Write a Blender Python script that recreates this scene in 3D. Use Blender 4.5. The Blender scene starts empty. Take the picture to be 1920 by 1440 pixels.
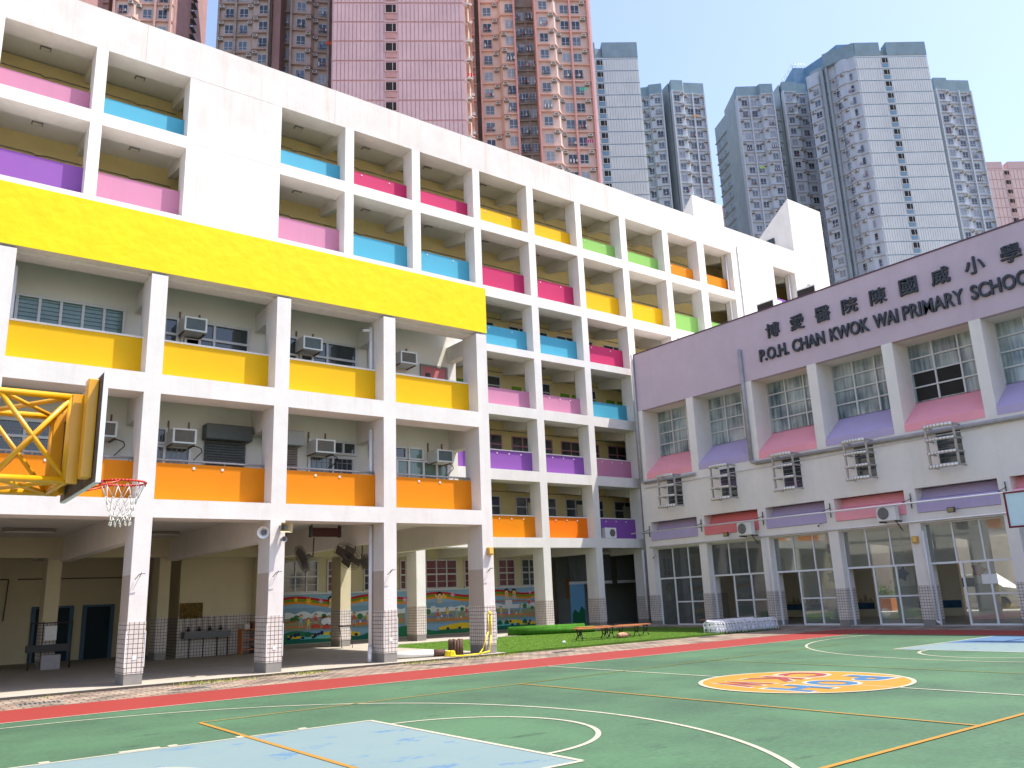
import bpy, math, random
from mathutils import Matrix, Vector
C=bpy.context.scene
COL=C.collection
random.seed(7)
# ---------------------------------------------------------------- camera, sky, sun, exposure
RGT=None
def cam_axes(yaw,pitch,roll):
    fwd=Vector((math.cos(yaw)*math.cos(pitch),math.sin(yaw)*math.cos(pitch),math.sin(pitch)))
    right=Vector((math.sin(yaw),-math.cos(yaw),0)); up=right.cross(fwd)
    r2=right*math.cos(roll)+up*math.sin(roll); u2=-right*math.sin(roll)+up*math.cos(roll)
    return r2,u2,fwd
FPX=1567.26
CAM_R,CAM_U,CAM_F=cam_axes(0.918118,0.249412,-0.0408802)
CAM_P=Vector((0,0,1.72))
cd=bpy.data.cameras.new('camera'); cam=bpy.data.objects.new('camera',cd); COL.objects.link(cam)
cd.sensor_width=36; cd.lens=FPX/1920*36; cd.clip_start=.05; cd.clip_end=3000
m=Matrix.Identity(4)
for i,v in enumerate((CAM_R,CAM_U,-CAM_F)):
    for j in range(3): m[j][i]=v[j]
m.translation=CAM_P
cam.matrix_world=m; C.camera=cam
def size_px(p):
    d=Vector(p)-CAM_P; z=d.dot(CAM_F)
    if z<=0: return -1,False
    x=d.dot(CAM_R)/z*FPX; y=-d.dot(CAM_U)/z*FPX
    return FPX/z, (abs(x)<980 and abs(y)<740)
SUN=Vector((.38,-.30,1)).normalized()
elev=math.asin(SUN.z)
w=bpy.data.worlds.new('World'); C.world=w; w.use_nodes=True
nt=w.node_tree; bg=nt.nodes['Background']; sky=nt.nodes.new('ShaderNodeTexSky')
sky.sky_type='NISHITA'; sky.sun_disc=False; sky.sun_elevation=elev; sky.sun_rotation=math.atan2(SUN.x,SUN.y)
sky.air_density=1.1; sky.dust_density=1.4; sky.ozone_density=2.0; sky.altitude=50
tn=nt.nodes.new('ShaderNodeVectorMath'); tn.operation='MULTIPLY'; tn.inputs[1].default_value=(1.02,.925,.95); nt.links.new(sky.outputs[0],tn.inputs[0]); nt.links.new(tn.outputs[0],bg.inputs[0]); bg.inputs[1].default_value=.15
sl=bpy.data.lights.new('sun','SUN'); sl.energy=3.6; sl.angle=math.radians(.53); sl.color=(1,.955,.88)
so=bpy.data.objects.new('sun',sl); COL.objects.link(so); so.rotation_euler=SUN.to_track_quat('Z','Y').to_euler(); so.location=(0,0,60)
C.view_settings.view_transform='Standard'; C.view_settings.look='None'; C.view_settings.exposure=1.2; C.view_settings.gamma=1
C.cycles.max_bounces=8; C.cycles.diffuse_bounces=6; C.cycles.transparent_max_bounces=8
# ---------------------------------------------------------------- materials
def lin(c):
    return tuple(((v/255)/12.92 if v/255<=.04045 else ((v/255+.055)/1.055)**2.4) for v in c)
MATS={}
def paint(name,rgb,k=1.0,rough=.75,var=.06,scale=1.5,bump=.0,bscale=30,metal=0.0,streak=0.0,dirt=None,coat=0.0):
    if name in MATS: return MATS[name]
    m=bpy.data.materials.new(name); m.use_nodes=True; t=m.node_tree; n=t.nodes; l=t.links
    b=n['Principled BSDF']; c=[min(v*k,.9) for v in lin(rgb)]
    b.inputs['Roughness'].default_value=rough; b.inputs['Metallic'].default_value=metal; b.inputs['Coat Weight'].default_value=coat
    if metal==0 and rough>.45: b.inputs['Specular IOR Level'].default_value=.2
    g=n.new('ShaderNodeNewGeometry'); no=n.new('ShaderNodeTexNoise'); no.inputs['Scale'].default_value=scale; no.inputs['Detail'].default_value=6; no.inputs['Roughness'].default_value=.65
    l.new(g.outputs['Position'],no.inputs['Vector'])
    r=n.new('ShaderNodeMapRange'); r.inputs[1].default_value=.3; r.inputs[2].default_value=.7; r.inputs[3].default_value=1-var; r.inputs[4].default_value=1+var*.6
    l.new(no.outputs[0],r.inputs[0])
    mx=n.new('ShaderNodeVectorMath'); mx.operation='SCALE'; mx.inputs[0].default_value=c; l.new(r.outputs[0],mx.inputs['Scale'])
    out=mx.outputs[0]
    if streak>0:
        mp=n.new('ShaderNodeMapping'); mp.inputs['Scale'].default_value=(2.2,2.2,.12); l.new(g.outputs['Position'],mp.inputs[0])
        s=n.new('ShaderNodeTexNoise'); s.inputs['Scale'].default_value=1.6; s.inputs['Detail'].default_value=8; s.inputs['Roughness'].default_value=.7; l.new(mp.outputs[0],s.inputs['Vector'])
        q=n.new('ShaderNodeMapRange'); q.inputs[1].default_value=.52; q.inputs[2].default_value=.8; q.inputs[3].default_value=0; q.inputs[4].default_value=streak; l.new(s.outputs[0],q.inputs[0])
        mi=n.new('ShaderNodeMix'); mi.data_type='RGBA'; l.new(q.outputs[0],mi.inputs[0]); l.new(out,mi.inputs[6]); dc=dirt or (90,85,78); mi.inputs[7].default_value=(*lin(dc),1)
        out=mi.outputs[2]
    l.new(out,b.inputs['Base Color'])
    if bump>0:
        bn=n.new('ShaderNodeTexNoise'); bn.inputs['Scale'].default_value=bscale; bn.inputs['Detail'].default_value=4; l.new(g.outputs['Position'],bn.inputs['Vector'])
        bp=n.new('ShaderNodeBump'); bp.inputs['Strength'].default_value=bump; bp.inputs['Distance'].default_value=.01 if bscale>5 else .02; l.new(bn.outputs[0],bp.inputs['Height']); l.new(bp.outputs[0],b.inputs['Normal'])
    MATS[name]=m; return m
def bricks(name,c1,c2,mortar,w,h,gap,k=1.0,offset=0.0,rough=.6,bumpd=.004,var=.12):
    m=bpy.data.materials.new(name); m.use_nodes=True; t=m.node_tree; n=t.nodes; l=t.links; b=n['Principled BSDF']
    uv=n.new('ShaderNodeUVMap'); br=n.new('ShaderNodeTexBrick'); l.new(uv.outputs[0],br.inputs['Vector'])
    f=lambda c:(*[v*k for v in lin(c)],1)
    br.inputs['Color1'].default_value=f(c1); br.inputs['Color2'].default_value=f(c2); br.inputs['Mortar'].default_value=f(mortar)
    br.inputs['Scale'].default_value=1; br.inputs['Brick Width'].default_value=w; br.inputs['Row Height'].default_value=h; br.inputs['Mortar Size'].default_value=gap; br.inputs['Mortar Smooth'].default_value=.1; br.offset=offset
    no=n.new('ShaderNodeTexNoise'); g=n.new('ShaderNodeNewGeometry'); l.new(g.outputs['Position'],no.inputs['Vector']); no.inputs['Scale'].default_value=1.3; no.inputs['Detail'].default_value=7
    r=n.new('ShaderNodeMapRange'); r.inputs[1].default_value=.3; r.inputs[2].default_value=.7; r.inputs[3].default_value=1-var; r.inputs[4].default_value=1+var*.5; l.new(no.outputs[0],r.inputs[0])
    mx=n.new('ShaderNodeVectorMath'); mx.operation='SCALE'; l.new(br.outputs[0],mx.inputs[0]); l.new(r.outputs[0],mx.inputs['Scale']); l.new(mx.outputs[0],b.inputs['Base Color'])
    b.inputs['Roughness'].default_value=rough
    bp=n.new('ShaderNodeBump'); bp.inputs['Strength'].default_value=.6; bp.inputs['Distance'].default_value=bumpd; bp.invert=True; l.new(br.outputs['Fac'],bp.inputs['Height']); l.new(bp.outputs[0],b.inputs['Normal'])
    MATS[name]=m; return m
def court_paint(name,rgb,k,dark=(60,110,85),amt=.35,light=(170,205,180),lamt=.12,flake=None,flamt=0):
    m=bpy.data.materials.new(name); m.use_nodes=True; t=m.node_tree; n=t.nodes; l=t.links; b=n['Principled BSDF']
    g=n.new('ShaderNodeNewGeometry')
    def noise(s,sc=(1,1,1),d=7,r=.6,ry=0):
        mp=n.new('ShaderNodeMapping'); mp.inputs['Scale'].default_value=sc; mp.inputs['Rotation'].default_value=(0,0,ry); l.new(g.outputs['Position'],mp.inputs[0])
        x=n.new('ShaderNodeTexNoise'); x.inputs['Scale'].default_value=s; x.inputs['Detail'].default_value=d; x.inputs['Roughness'].default_value=r; l.new(mp.outputs[0],x.inputs['Vector']); return x
    def mapr(x,a,bb,c,d):
        r=n.new('ShaderNodeMapRange'); r.inputs[1].default_value=a; r.inputs[2].default_value=bb; r.inputs[3].default_value=c; r.inputs[4].default_value=d; l.new(x,r.inputs[0]); return r.outputs[0]
    def mix(f,a,c):
        mi=n.new('ShaderNodeMix'); mi.data_type='RGBA'; l.new(f,mi.inputs[0])
        if isinstance(a,tuple): mi.inputs[6].default_value=a
        else: l.new(a,mi.inputs[6])
        mi.inputs[7].default_value=c; return mi.outputs[2]
    F=lambda c:(*[v*k for v in lin(c)],1)
    o=mix(mapr(noise(.35).outputs[0],.35,.7,0,amt*.8),F(rgb),F(dark))
    o=mix(mapr(noise(1.1,(1,2.2,1),8,.65,.9).outputs[0],.60,.72,0,amt),o,F(dark))
    o=mix(mapr(noise(1.7,(1,3.5,1),8,.7,.5).outputs[0],.64,.74,0,amt*1.1),o,F(dark))
    o=mix(mapr(noise(2.6,(1,4,1),6,.6,.9).outputs[0],.62,.78,0,lamt),o,F(light))
    o=mix(mapr(noise(14,(1,1,1),4,.7).outputs[0],.45,.75,0,lamt),o,F(light))
    if flake: o=mix(mapr(noise(1.2,(1,1.8,1),9,.7,.7).outputs[0],.58,.62,0,flamt),o,F(flake))
    l.new(o,b.inputs['Base Color']); b.inputs['Roughness'].default_value=.72
    bn=noise(160,d=2); bp=n.new('ShaderNodeBump'); bp.inputs['Strength'].default_value=.12; bp.inputs['Distance'].default_value=.004; l.new(bn.outputs[0],bp.inputs['Height']); l.new(bp.outputs[0],b.inputs['Normal'])
    MATS[name]=m; return m
def glass(name,tint=(.75,.8,.8),trans=.8,rough=.03):
    m=bpy.data.materials.new(name); m.use_nodes=True; t=m.node_tree; n=t.nodes; l=t.links; n.remove(n['Principled BSDF'])
    tr=n.new('ShaderNodeBsdfTransparent'); tr.inputs[0].default_value=(*tint,1); gl=n.new('ShaderNodeBsdfGlossy'); gl.inputs['Roughness'].default_value=rough
    fr=n.new('ShaderNodeFresnel'); fr.inputs[0].default_value=1.7; df=n.new('ShaderNodeBsdfDiffuse'); df.inputs[0].default_value=(.6,.64,.6,1); m0=n.new('ShaderNodeMixShader'); m0.inputs[0].default_value=.13; l.new(tr.outputs[0],m0.inputs[1]); l.new(df.outputs[0],m0.inputs[2]); mx=n.new('ShaderNodeMixShader'); l.new(fr.outputs[0],mx.inputs[0]); l.new(m0.outputs[0],mx.inputs[1]); l.new(gl.outputs[0],mx.inputs[2])
    l.new(mx.outputs[0],n['Material Output'].inputs[0]); MATS[name]=m; return m
def curtain(name,c1,c2,freq=7,axis='Y'):
    m=bpy.data.materials.new(name); m.use_nodes=True; t=m.node_tree; n=t.nodes; l=t.links; b=n['Principled BSDF']
    g=n.new('ShaderNodeNewGeometry'); mp=n.new('ShaderNodeMapping'); mp.inputs['Scale'].default_value=(1,1,.06); l.new(g.outputs['Position'],mp.inputs[0])
    a=n.new('ShaderNodeTexNoise'); a.inputs['Scale'].default_value=7; a.inputs['Detail'].default_value=3; l.new(mp.outputs[0],a.inputs['Vector'])
    c=n.new('ShaderNodeTexNoise'); c.inputs['Scale'].default_value=.9; c.inputs['Detail'].default_value=2; l.new(g.outputs['Position'],c.inputs['Vector'])
    ad=n.new('ShaderNodeMath'); ad.operation='ADD'; l.new(a.outputs[0],ad.inputs[0]); l.new(c.outputs[0],ad.inputs[1])
    q=n.new('ShaderNodeMapRange'); q.inputs[1].default_value=.75; q.inputs[2].default_value=1.25; l.new(ad.outputs[0],q.inputs[0])
    mi=n.new('ShaderNodeMix'); mi.data_type='RGBA'; l.new(q.outputs[0],mi.inputs[0]); mi.inputs[6].default_value=(*lin(c1),1); mi.inputs[7].default_value=(*lin(c2),1); l.new(mi.outputs[2],b.inputs['Base Color'])
    b.inputs['Roughness'].default_value=.3; b.inputs['Coat Weight'].default_value=.7; b.inputs['Coat Roughness'].default_value=.02; MATS[name]=m; return m
WHITE=paint('white_wall_paint',(240,235,228),.76,.8,.08,1.1,.3,10,streak=.38,dirt=(190,168,154))
WHITEC=paint('white_concrete_shaded',(226,219,210),.98,.8,.06,1.2,.2,18,streak=.16,dirt=(150,146,140))
CREAM=paint('cream_wall_paint',(214,202,168),.86,.8,.07,1.0,.1)
CREAMY=paint('yellow_cream_paint',(222,206,146),.92,.8,.08,1.0)
CEIL=paint('ceiling_paint',(225,222,212),.9,.85,.06,.8)
YWALL=paint('bright_yellow_paint',(255,228,10),.76,.6,.05,.9,.9,2.6,streak=.05,dirt=(225,185,30))
YEL=paint('golden_yellow_paint',(255,196,4),.66,.6,.05,.8,.1,20,streak=.10,dirt=(225,160,20))
ORG=paint('orange_paint',(255,150,4),.62,.6,.05,.8,.1,20,streak=.10,dirt=(220,110,20))
ORD=paint('deep_orange_paint',(240,120,10),.8,.6,.03)
PNK=paint('pink_paint',(240,160,195),.54,.6,.03,.8,.1,20,streak=.12)
CYN=paint('sky_blue_paint',(95,200,232),.54,.6,.03,.8,.1,20,streak=.12)
MAG=paint('magenta_paint',(232,60,120),.54,.6,.03,.8,.1,20,streak=.12)
PUR=paint('purple_paint',(168,105,200),.54,.6,.04,.8,.1,20,streak=.12)
GRN=paint('lime_green_paint',(165,225,115),.54,.6,.03,.8,.1,20,streak=.12)
LAV=paint('lavender_band_paint',(196,178,186),.98,.75,.07,.8,.2,20,streak=.14,dirt=(140,110,130))
LAV2=paint('lilac_paint',(192,176,208),.88,.7,.05,1.5,streak=.08)
ROSE=paint('rose_paint',(248,166,174),.92,.7,.05,1.5,streak=.08,dirt=(200,120,140))
CGREY=paint('grey_concrete',(150,145,138),.8,.85,.15,2.5,.2,25)
DARK=paint('dark_interior',(48,46,44),1,.8,.2,1)
GLASSD=paint('dark_window_glass',(58,66,68),1,.06,.3,.9,coat=.5)
GLASSG=paint('green_louvre_glass',(96,124,112),1,.12,.25,2.5,coat=.5)
GLASSR=paint('maroon_curtained_glass',(110,58,62),1,.1,.2,1.5,coat=.5)
ALU=paint('aluminium_frame',(205,205,202),.9,.4,.05,3,metal=.1)
ALUW=paint('white_metal_frame',(225,225,225),.9,.45,.05,3)
STEEL=paint('stainless_steel',(225,220,212),1,.3,.1,4,metal=.55)
STEELD=paint('dark_steel',(60,58,56),1,.5,.2,6,metal=.3)
GDS=paint('guard_steel_grey',(165,160,155),1,.35,.15,6,metal=.3)
BLACK=paint('black_iron',(22,22,24),1,.45,.2,8)
SIGN=paint('sign_letter_black',(66,70,76),1,.5,.3,6)
PIPE=paint('pvc_pipe_white',(225,222,222),.9,.5,.06,3)
PIPEG=paint('grey_downpipe',(168,165,166),.9,.5,.15,3)
SHUT=paint('grey_shutter_paint',(98,100,98),.9,.5,.15,3)
ACW=paint('appliance_white',(225,225,220),.9,.45,.05,5)
ACG=paint('condenser_grille',(120,112,102),.9,.6,.2,12)
ACB=paint('condenser_blue_grey',(95,120,130),.9,.6,.2,12)
HOOPY=paint('truss_yellow_enamel',(235,165,8),.9,.38,.10,3,streak=.25,dirt=(150,90,20),coat=.3)
RED=paint('rim_red',(215,50,35),.9,.4,.08,10)
WOOD=paint('bench_wood',(190,120,75),.9,.5,.2,6)
PLASTW=paint('white_plastic',(232,232,236),.95,.4,.04,5)
NET=paint('net_cord',(225,220,212),.9,.7,.1,20)
BRD=paint('weathered_board_back',(110,95,85),.9,.7,.5,7,.3,20,streak=.5,dirt=(60,50,45))
BRDF=paint('board_white_edge',(225,225,228),.9,.5,.05)
MAROON=paint('maroon_frame',(120,40,50),.9,.5,.1)
BOARDF=paint('pale_blue_board',(200,220,228),.9,.4,.05)
HOSE=paint('yellow_hose',(238,210,25),.95,.4,.05)
BROWN=paint('brown_wood',(95,72,60),.9,.7,.3,9)
TURF=paint('turf',(100,142,36),.48,.9,.35,2.2,.9,90)
TURFR=paint('turf_roll',(85,150,40),.5,.9,.3,6,.9,90)
WEED=paint('weed_leaf',(165,170,70),.8,.8,.3,9)
TILE=bricks('column_tiles',(226,216,206),(216,204,194),(96,86,78),.11,.11,.008,.82)
PAVE=bricks('clay_pavers',(232,212,186),(220,184,160),(112,96,80),.34,.22,.018,.36,offset=.5,rough=.85,var=.6)
GREEN=court_paint('court_green',(100,158,106),.35,dark=(50,94,64),amt=1.0,light=(160,205,165),lamt=.3)
BLUEK=court_paint('court_light_blue',(168,198,198),.37,dark=(142,174,182),amt=.4,flake=(95,158,212),flamt=.75,light=(195,214,226))
BLUED=court_paint('court_mid_blue',(105,160,208),.38,dark=(70,110,180),amt=.6,light=(150,180,220),lamt=.4)
TRACK=court_paint('track_red',(208,56,42),.36,dark=(180,70,60),amt=.3,light=(225,120,105),lamt=.05)
LINEW=court_paint('line_white',(240,232,205),.44,dark=(190,195,170),amt=.5,flake=(120,160,130),flamt=.45,lamt=.1)
LINEY=court_paint('line_yellow',(230,164,40),.42,dark=(190,150,50),amt=.5,flake=(120,155,90),flamt=.4,light=(230,185,90))
LINEYT=paint('worn_yellow_line',(170,165,70),.42,.7,.3,4)
DISC=court_paint('disc_orange',(238,168,26),.42,dark=(215,145,30),amt=.3,light=(245,190,80))
LTR=paint('letter_red',(200,96,92),.4,.7,.1,5)
LTB=paint('letter_blue',(95,150,200),.4,.7,.1,5)
SLAB=paint('concrete_floor',(208,198,182),.56,.8,.15,1.3,.15,30,streak=.1)
GND=paint('ground_concrete',(185,172,158),.45,.85,.2,.5)
GLS=glass('hall_glass',(.9,.94,.92))
GLSB=glass('partition_glass',(.55,.6,.6))
CURT=curtain('teal_curtain_behind_glass',(58,82,90),(170,178,174),1.6,'Y')
# ---------------------------------------------------------------- mesh building
class MB:
    def __init__(s): s.v=[]; s.f=[]; s.m=[]; s.sm=[]
    def face(s,pts,mi=0,sm=False):
        b=len(s.v); s.v+= [tuple(p) for p in pts]; s.f.append(tuple(range(b,b+len(pts)))); s.m.append(mi); s.sm.append(sm)
    def box(s,x0,y0,z0,x1,y1,z1,mi=0):
        if x0>x1:x0,x1=x1,x0
        if y0>y1:y0,y1=y1,y0
        if z0>z1:z0,z1=z1,z0
        b=len(s.v); s.v+=[(x0,y0,z0),(x1,y0,z0),(x1,y1,z0),(x0,y1,z0),(x0,y0,z1),(x1,y0,z1),(x1,y1,z1),(x0,y1,z1)]
        for q in ((0,3,2,1),(4,5,6,7),(0,1,5,4),(1,2,6,5),(2,3,7,6),(3,0,4,7)):
            s.f.append(tuple(b+i for i in q)); s.m.append(mi); s.sm.append(False)
        return s
    def obox(s,c,a,b_,d,mi=0):   # centre and three half-vectors
        c,a,b_,d=map(Vector,(c,a,b_,d)); b=len(s.v)
        s.v+=[tuple(c+a*i+b_*j+d*k) for k in (-1,1) for (i,j) in ((-1,-1),(1,-1),(1,1),(-1,1))]
        for q in ((0,3,2,1),(4,5,6,7),(0,1,5,4),(1,2,6,5),(2,3,7,6),(3,0,4,7)):
            s.f.append(tuple(b+i for i in q)); s.m.append(mi); s.sm.append(False)
        return s
    def prism(s,pts,d,mi=0,mi2=None):   # planar polygon (3D pts) swept by vector d
        n=len(pts); b=len(s.v); d=Vector(d); s.v+=[tuple(p) for p in pts]+[tuple(Vector(p)+d) for p in pts]
        s.f.append(tuple(range(b+n-1,b-1,-1))); s.m.append(mi); s.sm.append(False)
        s.f.append(tuple(range(b+n,b+2*n))); s.m.append(mi); s.sm.append(False)
        for i in range(n):
            j=(i+1)%n; s.f.append((b+i,b+j,b+n+j,b+n+i)); s.m.append(mi if mi2 is None else mi2); s.sm.append(False)
        return s
    def tube(s,p0,p1,r,n=8,mi=0,r1=None,cap=True):
        p0,p1=Vector(p0),Vector(p1); r1=r if r1 is None else r1; d=(p1-p0)
        if d.length<1e-6: return s
        d.normalize(); a=d.orthogonal().normalized(); c=d.cross(a); b=len(s.v)
        for p,rr in ((p0,r),(p1,r1)):
            for i in range(n):
                t=2*math.pi*i/n; s.v.append(tuple(p+a*math.cos(t)*rr+c*math.sin(t)*rr))
        for i in range(n):
            j=(i+1)%n; s.f.append((b+i,b+j,b+n+j,b+n+i)); s.m.append(mi); s.sm.append(True)
        if cap:
            s.f.append(tuple(range(b+n-1,b-1,-1))); s.m.append(mi); s.sm.append(False); s.f.append(tuple(range(b+n,b+2*n))); s.m.append(mi); s.sm.append(False)
        return s
    def path(s,pts,r,n=8,mi=0):
        for a,b in zip(pts,pts[1:]): s.tube(a,b,r,n,mi)
        return s
    def disc(s,c,nrm,r,n=20,mi=0):
        c=Vector(c); nrm=Vector(nrm).normalized(); a=nrm.orthogonal().normalized(); b=nrm.cross(a)
        s.face([c+a*math.cos(2*math.pi*i/n)*r+b*math.sin(2*math.pi*i/n)*r for i in range(n)],mi); return s
    def mesh(s,name,mats,org=(0,0,0)):
        me=bpy.data.meshes.new(name); o=Vector(org)
        me.from_pydata([(v[0]-o.x,v[1]-o.y,v[2]-o.z) for v in s.v],[],s.f)
        for mt in (mats if isinstance(mats,(list,tuple)) else [mats]): me.materials.append(mt)
        me.polygons.foreach_set('material_index',s.m); me.polygons.foreach_set('use_smooth',s.sm)
        me.update(); uv=me.uv_layers.new(name='UVMap'); dat=[0.0]*(2*len(me.loops)); k=0
        for p in me.polygons:
            nx,ny,nz=map(abs,p.normal)
            for vi in p.vertices:
                v=s.v[vi]
                if nz>=nx and nz>=ny: a,b=v[0],v[1]
                elif ny>=nx: a,b=v[0],v[2]
                else: a,b=v[1],v[2]
                dat[k]=a; dat[k+1]=b; k+=2
        uv.data.foreach_set('uv',dat); return me
    def build(s,name,mats,parent=None,label=None,kind=None,bevel=0):
        org=parent_loc(parent); me=s.mesh(name,mats,org); o=bpy.data.objects.new(name,me); COL.objects.link(o)
        if parent: o.parent=parent
        if label: o['label']=label
        if kind: o['kind']=kind
        if bevel:
            bv=o.modifiers.new('bevel','BEVEL'); bv.width=bevel; bv.segments=2; bv.limit_method='ANGLE'; bv.angle_limit=math.radians(40)
        return o
def parent_loc(p):
    v=Vector((0,0,0))
    while p: v=v+p.location; p=p.parent
    return v
def thing(name,label,cat,loc=(0,0,0),group=None,rz=0):
    o=bpy.data.objects.new(name,None); COL.objects.link(o); o.location=loc; o.rotation_euler=(0,0,rz); o.empty_display_size=.2
    o['label']=label; o['category']=cat
    if group: o['group']=group
    return o
def tag(o,label,cat,group=None):
    o['label']=label; o['category']=cat
    if group: o['group']=group
    return o
def struct(o): o['kind']='structure'; return o
def dup(root,loc,rz=0,label=None,group=None):
    r=root.copy(); COL.objects.link(r); r.location=loc; r.rotation_euler=(0,0,rz)
    if label: r['label']=label
    if group: r['group']=group
    for ch in root.children:
        c=ch.copy(); COL.objects.link(c); c.parent=r
        for g in ch.children:
            d=g.copy(); COL.objects.link(d); d.parent=c
    return r
# ---------------------------------------------------------------- ground
MB().box(-400,-300,-.3,700,700,-.04).build('ground',GND,kind='structure')
MB().box(-14,-10,-.03,27.9,17.22,0).build('court_surface',GREEN,kind='structure')
MB().box(-14,17.22,-.03,27.9,19.5,.002).box(27.9,-10,-.03,30.4,19.5,.002).build('running_track',TRACK,kind='structure')
MB().box(-14,19.5,-.03,30.4,21.95,.0).box(30.4,-10,-.03,32.86,21.95,0).box(30.4,21.95,-.03,32.86,31.4,.0).build('paved_path',PAVE,kind='structure')
MB().box(-14,21.95,-.03,16.2,37.2,.05).box(16.2,31.2,-.03,40,45,.05).build('concrete_floor',SLAB,kind='structure')
MB().box(-14,21.93,-.03,16.2,21.95,.055).build('kerb_edge',paint('kerb_dark',(85,78,72),.8),kind='structure')
def ring(mb,cx,cy,r,wd,a0,a1,z,n=64,zc=.003):
    for i in range(n):
        t0=a0+(a1-a0)*i/n; t1=a0+(a1-a0)*(i+1)/n; q=[]
        for t,rr in ((t0,r-wd/2),(t0,r+wd/2),(t1,r+wd/2),(t1,r-wd/2)): q.append((cx+math.cos(t)*rr,cy+math.sin(t)*rr,z))
        mb.face(q)
def strip(mb,x0,y0,x1,y1,wd,z):
    d=Vector((x1-x0,y1-y0,0)).normalized(); p=Vector((-d.y,d.x,0))*wd/2
    mb.face([(x0-p.x,y0-p.y,z),(x1-p.x,y1-p.y,z),(x1+p.x,y1+p.y,z),(x0+p.x,y0+p.y,z)])
KY0,KY1,KC=7.28,12.1,9.69
def sheet(name,mat,x0,y0,x1,y1,z):
    b=MB(); b.face([(x0,y0,z),(x1,y0,z),(x1,y1,z),(x0,y1,z)]); return b.build(name,mat,kind='structure')
sheet('key_area',BLUEK,.5,KY0,6.3,KY1,.003)
sheet('key_area',BLUEK,21.7,KY0,27.5,KY1+.3,.003)
b=MB(); b.face([(24.2,12.38,.005),(24.6,10.6,.005),(25.6,9.8,.005),(26.2,7.4,.005),(27.45,7.4,.005),(27.45,12.38,.005)]); b.build('key_emblem',BLUED,kind='structure')
lb=MB(); Z=.0065
strip(lb,-14,17.2,27.9,17.2,.06,Z)
for x0,x1 in ((.5,6.3),(21.7,27.5)):
    e=.3 if x0>20 else 0
    strip(lb,x0,KY0,x1,KY0,.07,Z); strip(lb,x0,KY1+e,x1,KY1+e,.07,Z)
strip(lb,6.3,KY0,6.3,KY1,.07,Z+.001); strip(lb,21.7,KY0,21.7,KY1+.3,.07,Z+.001)
for xx in (1.9,2.8,3.4,4.3,5.2): lb.face([(xx,KY1+.03,Z+.002),(xx+(.5 if xx==2.8 else .12),KY1+.03,Z+.002),(xx+(.5 if xx==2.8 else .12),KY1+.15,Z+.002),(xx,KY1+.15,Z+.002)])
ring(lb,6.3,KC,1.8,.07,-math.pi/2,math.pi/2,Z); ring(lb,21.7,KC,1.8,.07,math.pi/2,1.5*math.pi,Z)
ring(lb,2.22,KC,6.73,.07,-math.pi/2,math.pi/2,Z,96); ring(lb,25.8,KC,6.73,.07,math.pi/2,1.5*math.pi,Z,96)
strip(lb,-14,KC+6.73,2.22,KC+6.73,.07,Z); strip(lb,25.8,KC+6.73,27.9,KC+6.73,.07,Z)
ring(lb,2.0,KC,1.3,.06,-math.pi/2,math.pi/2,Z); strip(lb,.5,-10,.5,17.2,.07,Z+.001)
strip(lb,13.9,11.55,13.9,17.2,.07,Z+.001); strip(lb,13.95,-10,13.95,8.02,.07,Z+.001)
ring(lb,27.0,10.4,.55,.12,.3,4.6,.0075,24)
lb.build('white_court_lines',LINEW,kind='structure')
yb=MB()
strip(yb,4.42,5.15,4.42,14.2,.07,.0095); strip(yb,4.42,5.18,16.8,5.32,.07,.0102)
strip(yb,10.85,5.25,10.85,14.35,.055,.0108); strip(yb,4.42,14.2,10.85,14.35,.04,.0102)
yb.build('yellow_court_lines',LINEY,kind='structure')
yb=MB(); strip(yb,10.85,14.35,23,14.7,.05,.0095); strip(yb,17,5.3,17,14.55,.05,.0108); yb.build('faded_yellow_lines',LINEYT,kind='structure')
DX,DY=14.0,9.85
b=MB(); b.disc((DX,DY,.0095),(0,0,1),1.83,72); b.build('court_emblem_disc',DISC,kind='structure')
b=MB(); ring(b,DX,DY,1.86,.08,0,2*math.pi,.0112,72); strip(b,13.93,8.02,13.95,9.0,.035,.0112); b.build('emblem_outline',LINEW,kind='structure')
def textmesh(s,off=0.0,ext=0.0):
    cu=bpy.data.curves.new('txt','FONT'); cu.body=s; cu.offset=off; cu.extrude=ext; cu.size=1; cu.resolution_u=4
    o=bpy.data.objects.new('txt',cu); COL.objects.link(o); dg=bpy.context.evaluated_depsgraph_get(); dg.update()
    me=bpy.data.meshes.new_from_object(o.evaluated_get(dg)); bpy.data.objects.remove(o)
    return me
def place_text(name,s,mat,fx,w,h,parent=None,off=0,ext=.05,kind=None,rect=True):
    # fx maps local (u,v,t) in [0..w]x[0..h] to world
    me=textmesh(s,off,ext); xs=[v.co.x for v in me.vertices]; ys=[v.co.y for v in me.vertices]
    x0,x1,y0,y1=min(xs),max(xs),min(ys),max(ys); org=parent_loc(parent)
    for v in me.vertices: v.co=Vector(fx((v.co.x-x0)/(x1-x0)*w,(v.co.y-y0)/(y1-y0)*h,v.co.z))-org
    me.materials.clear(); me.materials.append(mat); o=bpy.data.objects.new(name,me); COL.objects.link(o)
    if parent: o.parent=parent
    if kind: o['kind']=kind
    return o
# letters on the disc read from the far side of the court
def disc_letters(s,xc,ycs,mat,wl):
    tot=len(s)
    for i,ch in enumerate(s):
        x0=xc-(i-tot/2)*wl
        for mt,dz,o in ((LINEW,.0125,.07),(mat,.0145,-.015)):
            gr=o
            place_text('emblem_letter',ch,mt,lambda u,v,t,x0=x0,dz=dz,gr=gr:(x0-u+gr-.08,ycs-v+gr,dz),wl*.78+2*gr,.95+2*gr,None,.035,0,'structure')
disc_letters('POH',13.95,9.72,LTB,.98)
disc_letters('CKW',14.0,10.98,LTR,.98)
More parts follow.
